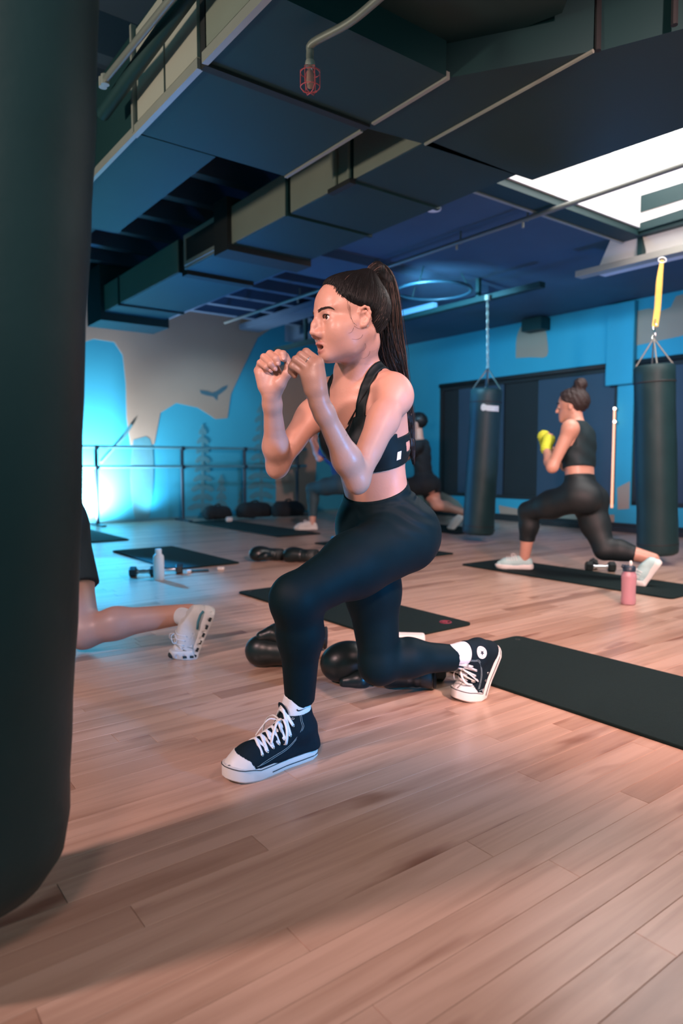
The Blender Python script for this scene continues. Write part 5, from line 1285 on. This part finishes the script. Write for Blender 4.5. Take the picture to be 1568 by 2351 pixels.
def figure(label, J, sc=1.0, skin='skin', top=None, bottom=None, shorts=None, topz=(.14, .47), shoes=None, hair='hair', bun=False, face=None, res=.008, hemf=.25, sleeve=False, wraps=None, fat=1.0, barefoot=False):
    e = empty('person', label, 'person'); pel_, nk = J['pel'], J['neck']; Fw = Vector(J['F']).normalized(); Lf = Vector((0, 0, 1)).cross(Fw)
    z_ = (nk-pel_).normalized(); y_ = (Lf-z_*Lf.dot(z_)).normalized(); x_ = y_.cross(z_); t = Frame(pel_, x_, y_, z_, (nk-pel_).length/.47); TM_ = t.M(); s = t.s*fat
    b = Body(); tr_ = Body(); lg = Body()
    def E_(bd, x, y, z, rx, ry, rz, k=.05): bd.ell(t(x, y, z), (rx*s, ry*s, rz*s), TM_, k)
    for q in (b, tr_):
        E_(q, -.01, 0, 0, .10, .15, .105); E_(q, 0, 0, .115, .082, .122, .12); E_(q, 0, 0, .20, .08, .12, .10); E_(q, 0, 0, .30, .098, .135, .12); E_(q, -.01, 0, .38, .085, .14, .085)
        for sg in (1, -1):
            if J.get('bust'): E_(q, .07, sg*.06, .29, .055, .06, .06, .03)
            q.cone(t(-.004, sg*.03, .43), t(-.012, sg*.145, .42), .036*s, .040*s, .04)
        q.cone(nk-Vector((0, 0, .02)), nk+(J['head']-nk)*.6, .052*s, .048*s, .04)
    shp = {}
    for c_, sg in (('L', 1), ('R', -1)):
        sh = t(-.01, sg*.165, .41); shp[c_] = sh; el, wr = J['el'+c_], J['wr'+c_]
        b.ell(sh, (.052*s,)*3, None, .03); b.cone(sh, el, .045*s, .034*s, .03); b.cone(el, el.lerp(wr, .3), .034*s, .038*s, .03); b.cone(el.lerp(wr, .3), wr, .037*s, .024*s, .03)
        hd = (J.get('hand'+c_) or wr+(wr-el).normalized()*.08); m_ = wr.lerp(hd, .5); b.cone(wr, m_, .024*s, .030*s, .02)
        sdv = Fw.cross(hd-wr).normalized() if Fw.cross(hd-wr).length > 1e-4 else Lf; cu = (Fw*.3+(hd-wr).normalized()*.2).normalized()
        for k in range(4):
            o_ = sdv*(.018*(k-1.5)); k0 = m_+o_; k1 = hd+o_; k2 = k1-(hd-wr).normalized()*.010-Fw*.026; k3 = k2-(hd-wr).normalized()*.024
            b.chain([k0, k1, k2, k3], [.0105*s, .0100*s, .0095*s, .008*s], .005)
        b.chain([wr.lerp(m_, .5)+sdv*.028, m_+sdv*.040-Fw*.01, hd+sdv*.030-Fw*.022], [.015*s, .012*s, .009*s], .012)
    for c_, sg in (('L', 1), ('R', -1)):
        hp_ = t(-.005, sg*.088, -.02); kn, an = J['kn'+c_], J['an'+c_]; bk = (an-kn).normalized(); cf = kn.lerp(an, .3)-Fw*(.016 if J['front'] == c_ else 0)+Vector((0, 0, 0 if J['front'] == c_ else .015))
        for q in (b, lg):
            q.ell(t(-.065, sg*.07, -.035), (.085*s, .082*s, .088*s), TM_, .04); q.cone(hp_, hp_.lerp(kn, .5), .095*s, .083*s, .05); q.cone(hp_.lerp(kn, .5), kn, .082*s, .058*s, .04)
            q.cone(kn, cf, .055*s, .056*s, .03); q.cone(cf, an, .054*s, .036*s, .04)
    # head
    hf_ = Vector(J.get('HF', Fw)).normalized(); hl_ = Vector((0, 0, 1)).cross(hf_).normalized(); Hh = Frame(J['head'], hf_, hl_, hf_.cross(hl_), sc*1.05); HMm = Hh.M(); k_ = sc*1.05
    def he_(x, y, z, rx, ry, rz, k=.02, op='u'): b.ell(Hh(x, y, z), (rx*k_, ry*k_, rz*k_), HMm, k, op)
    HP0 = len(b.p); he_(-.008, 0, .036, .094, .072, .082); he_(.034, 0, .034, .058, .062, .062, .03); HP1 = len(b.p)
    he_(.036, 0, -.04, .052, .050, .05, .03); he_(.075, 0, -.082, .02, .022, .018, .02); he_(.07, 0, -.05, .028, .034, .036, .02)
    b.cone(Hh(.093, 0, .02), Hh(.112, 0, -.022), .008*k_, .011*k_, .012)
    for sg in (1, -1):
        b.cone(Hh(-.004, sg*.05, -.03), Hh(.075, sg*.01, -.08), .018*k_, .015*k_, .02); he_(.106, sg*.032, .010, .016, .016, .010, .01, 's'); he_(.085, sg*.031, .010, .013, .014, .012, .006); he_(.004, sg*.073, .0, .016, .007, .027, .006); he_(.006, sg*.079, .002, .007, .005, .012, .005, 's')
        b.cone(Hh(.097, sg*.003, -.052), Hh(.088, sg*.02, -.057), .005*k_, .004*k_, .005)
    lo, hi = bb([v_ for k2, v_ in J.items() if isinstance(v_, Vector) and k2 not in ('F', 'HF')], .17)
    skin_mesh('body', [nets(b, lo, hi, res)], M[skin], e, ones)
    for sg in (1, -1):
        MB().ell(Hh(.083, sg*.031, .010), (.0125*k_,)*3).build('eyeball', M['eyewhite'], e, True); MB().ell(Hh(.0925, sg*.031, .010), (.0045*k_,)*3).build('iris', M['iris'], e, True)
        MB().tube([Hh(.101, sg*.014, .028), Hh(.099, sg*.03, .034), Hh(.082, sg*.047, .029)], .0028*k_, 6).build('eyebrow', M['hair'], e, True)
    cp = Body(); cp.p = b.p[HP0:HP1]
    if bun: cp.cone(Hh(-.04, 0, .11), Hh(-.055, 0, .142), .030*k_, .034*k_, .012); 
    edge = lambda p: (Hh.inv(p)[:, 0]-np.interp(Hh.inv(p)[:, 2], *XH)-.004).astype(f32)
    skin_mesh('hair', [nets(cp, *bb([Hh(0, 0, .03)], .20), .006, off=.012, clips=(edge,), mod=lambda p: (.003*np.sin(p[:, 0]*160+p[:, 2]*90)*np.sin(p[:, 1]*120)).astype(f32))], M[hair], e)
    tlz = lambda p: t.inv(p)
    if top:
        armx = Body()
        for c_ in 'LR': armx.cone(shp[c_].lerp(J['el'+c_], .25), J['el'+c_], .055*s, .045*s)
        tb = Body(); tb.p = list(tr_.p)
        if sleeve:
            for c_ in 'LR': tb.cone(shp[c_], shp[c_].lerp(J['el'+c_], .55), .058*s, .052*s, .03)
        cl = [lambda p: ((topz[0]-tlz(p)[:, 2])*t.s).astype(f32), lambda p: ((tlz(p)[:, 2]-topz[1]-.0)*t.s).astype(f32)]
        if not sleeve: cl.append(lambda p: ((np.abs(tlz(p)[:, 1])-np.where(tlz(p)[:, 2] > .30, .138, .3))*t.s).astype(f32))
        skin_mesh(top[1], [nets(tb, lo, hi, res*.85, off=.010, clips=cl, mod=lambda p: (.0025*np.sin(p[:, 2]*60+p[:, 0]*40)).astype(f32))], top[0], e)
    def hem(fr_): 
        P_ = []
        for c_ in 'LR':
            a = J['kn'+c_].lerp(J['an'+c_], fr_) if fr_ >= 0 else t(0, .088*(1 if c_ == 'L' else -1), -.02).lerp(J['kn'+c_], 1+fr_); d_ = (J['an'+c_]-J['kn'+c_]).normalized() if fr_ >= 0 else (J['kn'+c_]-t(0, 0, -.02)).normalized()
            P_.append((np.array(tuple(a), f32), np.array(tuple(d_), f32), np.array(tuple(J['an'+c_]), f32), np.array(tuple(J['kn'+c_]), f32)))
        def f(p):
            o = np.full(len(p), -1, f32)
            for a, d_, an, kn in P_:
                near = np.sqrt(((p-(an if fr_ >= 0 else kn))**2).sum(1)) < (.30*sc if fr_ >= 0 else .34*sc); o = np.where(near, np.maximum(o, (p-a)@d_), o)
            return o
        return f
    if bottom or shorts:
        lb_ = Body(); lb_.p = tr_.p[:3]+lg.p
        clp = [lambda p: ((tlz(p)[:, 2]-.125)*t.s).astype(f32)]
        if bottom: skin_mesh('leggings', [nets(lb_, lo, hi, res*.85, off=.007, clips=clp+[hem(hemf)])], bottom, e)
        else:
            sh_ = Body(); sh_.p = tr_.p[:3]; PL = []
            for c_, sg in (('L', 1), ('R', -1)):
                h0 = t(-.005, sg*.088, -.02); kn = J['kn'+c_]; a = h0.lerp(kn, .62); sh_.ell(t(-.065, sg*.07, -.035), (.085*s, .082*s, .088*s), TM_, .04); sh_.cone(h0, h0.lerp(kn, .70), .095*s, .084*s, .05)
                PL.append((np.array(tuple(a), f32), np.array(tuple((kn-h0).normalized()), f32)))
            def shortc(p):
                o = np.full(len(p), -1, f32)
                for a, d_ in PL: o = np.where(np.sqrt(((p-a)**2).sum(1)) < .19, np.maximum(o, (p-a)@d_), o)
                return o
            skin_mesh('shorts', [nets(sh_, lo, hi, res*.85, off=.014, clips=clp+[shortc])], shorts, e)
    if wraps:
        wb = Body()
        for c_ in 'LR': wr = J['wr'+c_]; hd = J['hand'+c_]; wb.cone(wr.lerp(J['el'+c_], .12), wr, .029*s, .028*s, .02); wb.cone(wr, wr.lerp(hd, .75), .029*s, .040*s, .02)
        skin_mesh('hand_wrap', [nets(wb, *bb([J['wrL'], J['wrR'], J['handL'], J['handR']], .07), .005, off=.003, mod=lambda p: (.0022*np.sin(p[:, 2]*330+p[:, 0]*60)).astype(f32))], wraps, e)
    return e, t, Hh
# the woman at the right
M['teal'] = mat('charcoal_top', (.01, .024, .03), .6, 0, .1, 20, spec=.3); M['legg2'] = mat('dark_leggings', (.004, .010, .013), .6, 0, .1, 20); M['lime'] = mat('neon_yellow_wrap', (.62, .72, .05), .7, 0, .1, 60, .2, 200)
M['shoeblue'] = mat('pale_mint_mesh', (.45, .68, .68), .6, 0, .08, 60, .2, 300); M['shoewhite'] = mat('white_mesh', (.74, .70, .66), .65, 0, .08, 60, .2, 300); M['hair2'] = mat('curly_brown_hair', (.018, .010, .010), .6, 0, .4, 60, .6, 90)
F2 = Vector((-.80, .60, 0)).normalized()
a = G(1187, 1303); rt_ = G(1510, 1343)
J = dict(F=F2, HF=Vector((-.86, .50, -.08)), front='L', bust=True, pel=P(1333, 1136, 4.72), neck=P(1324, 972, 4.80), head=P(1316, 934, 4.84), elL=P(1268, 1072, 4.66), wrL=P(1253, 1030, 4.86), handL=P(1262, 1003, 4.92), elR=P(1300, 1070, 5.02), wrR=P(1252, 1020, 5.02), handR=P(1247, 996, 5.0),
         knL=P(1212, 1174, 4.98), anL=P(1204, 1281, 5.02), knR=P(1388, 1262, 4.62), anR=P(1500, 1283, 4.50))
w2, t2, h2 = figure('woman with a hair bun and yellow hand wraps lunging on the right mat', J, .98, top=(M['teal'], 'tank_top'), bottom=M['legg2'], hemf=.62, hair='hair2', bun=True, wraps=M['lime'], topz=(.175, .475), res=.0065, fat=1.0)
hd = Vector((-1, .2, 0)).normalized(); runner(w2, Vector((J['anL'].x, J['anL'].y, .013))-hd*.055, hd, 0, .98, 1, M['shoeblue'])
hd = Vector((-.93, .35, 0)).normalized(); bl_ = G(1500, 1345, .0135); runner(w2, bl_-hd*.13, hd, 58, .98, 1, M['shoeblue'], xb=.178)
# man behind the near bag
M['shortm'] = mat('dark_shorts', (.02, .035, .045), .8, 0, .1, 20, .2, 60); M['teeb'] = mat('navy_tee', (.02, .035, .06), .85)
F3 = Vector((-.82, .55, 0)).normalized(); an = P(436, 1408, 2.90)
J = dict(F=F3, front='L', pel=P(82, 1190, 2.98), neck=P(50, 930, 3.0), head=P(40, 850, 3.0), elL=P(60, 1090, 2.75), wrL=P(20, 960, 2.8), elR=P(20, 1080, 3.2), wrR=P(-10, 950, 3.1), knL=P(-90, 1190, 3.2), anL=P(-110, 1430, 3.25), knR=P(192, 1452, 2.86), anR=an)
J['handL'] = J['wrL']+Vector((.0, .0, .08)); J['handR'] = J['wrR']+Vector((0, 0, .08))
mn, t3, h3 = figure('man mostly hidden behind the near bag, bare shin and white runner showing', J, 1.05, top=(M['teeb'], 't_shirt'), shorts=M['shortm'], topz=(.05, .47), sleeve=True, res=.007, fat=1.10)
hd = Vector((-.86, -.35, 0)).normalized(); tb_ = G(448, 1507); _, Wm = runner(mn, tb_-hd*.178, hd, 66, 1.13, 1, M['shoewhite'], slots=True, accent=M['tree'])
sb_ = Body(); sb_.cone(an.lerp(J['knR'], .10), Wm((.06, 0, .06)), .039, .036); skin_mesh('sock', [nets(sb_, *bb([an, Wm((.06, 0, .06))], .08), .005)], M['sock'], mn)
hd = F3; runner(mn, Vector((J['anL'].x, J['anL'].y, 0))-hd*.06, hd, 0, 1.08, 1, M['shoewhite'])
# two people deeper in the room
F4 = Vector((-.85, .45, 0)).normalized(); M['legb'] = mat('blue_grey_leggings', (.03, .07, .09), .7); M['topb'] = mat('royal_blue_top', (.015, .05, .16), .8)
J = dict(F=F4, front='L', bust=True, pel=P(790, 1108, 7.9), neck=P(768, 1010, 7.95), head=P(762, 972, 7.98), elL=P(733, 1052, 7.8), wrL=P(716, 1010, 7.95), elR=P(745, 1050, 8.1), wrR=P(722, 1015, 8.1), knL=P(716, 1122, 8.05), anL=P(716, 1203, 7.95), knR=P(838, 1190, 7.75), anR=P(905, 1195, 7.6))
J['handL'] = J['wrL']+Vector((0, 0, .08)); J['handR'] = J['wrR']+Vector((0, 0, .08))
pc, _, _ = figure('person in blue top and white shoes lunging behind the front woman\'s elbow', J, .95, top=(M['topb'], 't_shirt'), bottom=M['legb'], hemf=.8, topz=(.05, .47), sleeve=True, res=.011)
hd = F4; runner(pc, Vector((J['anL'].x, J['anL'].y, .013))-Vector((-.95, -.1, 0))*.06, (-.95, -.1, 0), 0, 1.0, 1, M['shoewhite'])
hd = F4; runner(pc, Vector((J['anR'].x, J['anR'].y, .013))-hd*.06, hd, 50, 1.0, 1, M['shoewhite'])
F5 = Vector((-.9, .3, 0)).normalized()
J = dict(F=F5, front='L', pel=P(975, 1108, 8.1), neck=P(962, 1010, 8.1), head=P(959, 973, 8.1), elL=P(930, 1050, 7.95), wrL=P(920, 1010, 8.05), elR=P(935, 1050, 8.3), wrR=P(925, 1010, 8.2), knL=P(890, 1125, 8.2), anL=P(890, 1195, 8.2), knR=P(1003, 1160, 8.05), anR=P(1068, 1178, 7.95))
J['handL'] = J['wrL']+Vector((0, 0, .08)); J['handR'] = J['wrR']+Vector((0, 0, .08))
pd, _, _ = figure('person in dark clothes lunging between the front woman and the middle bag', J, 1.0, top=(M['cloth'], 't_shirt'), shorts=M['cloth'], topz=(.05, .47), sleeve=True, res=.011)
runner(pd, Vector((J['anL'].x, J['anL'].y, .013))-F5*.06, F5, 0, 1.0, 1, M['shoewhite']); runner(pd, Vector((J['anR'].x, J['anR'].y, .013))-F5*.06, F5, 50, 1.0, 1, M['shoewhite'])
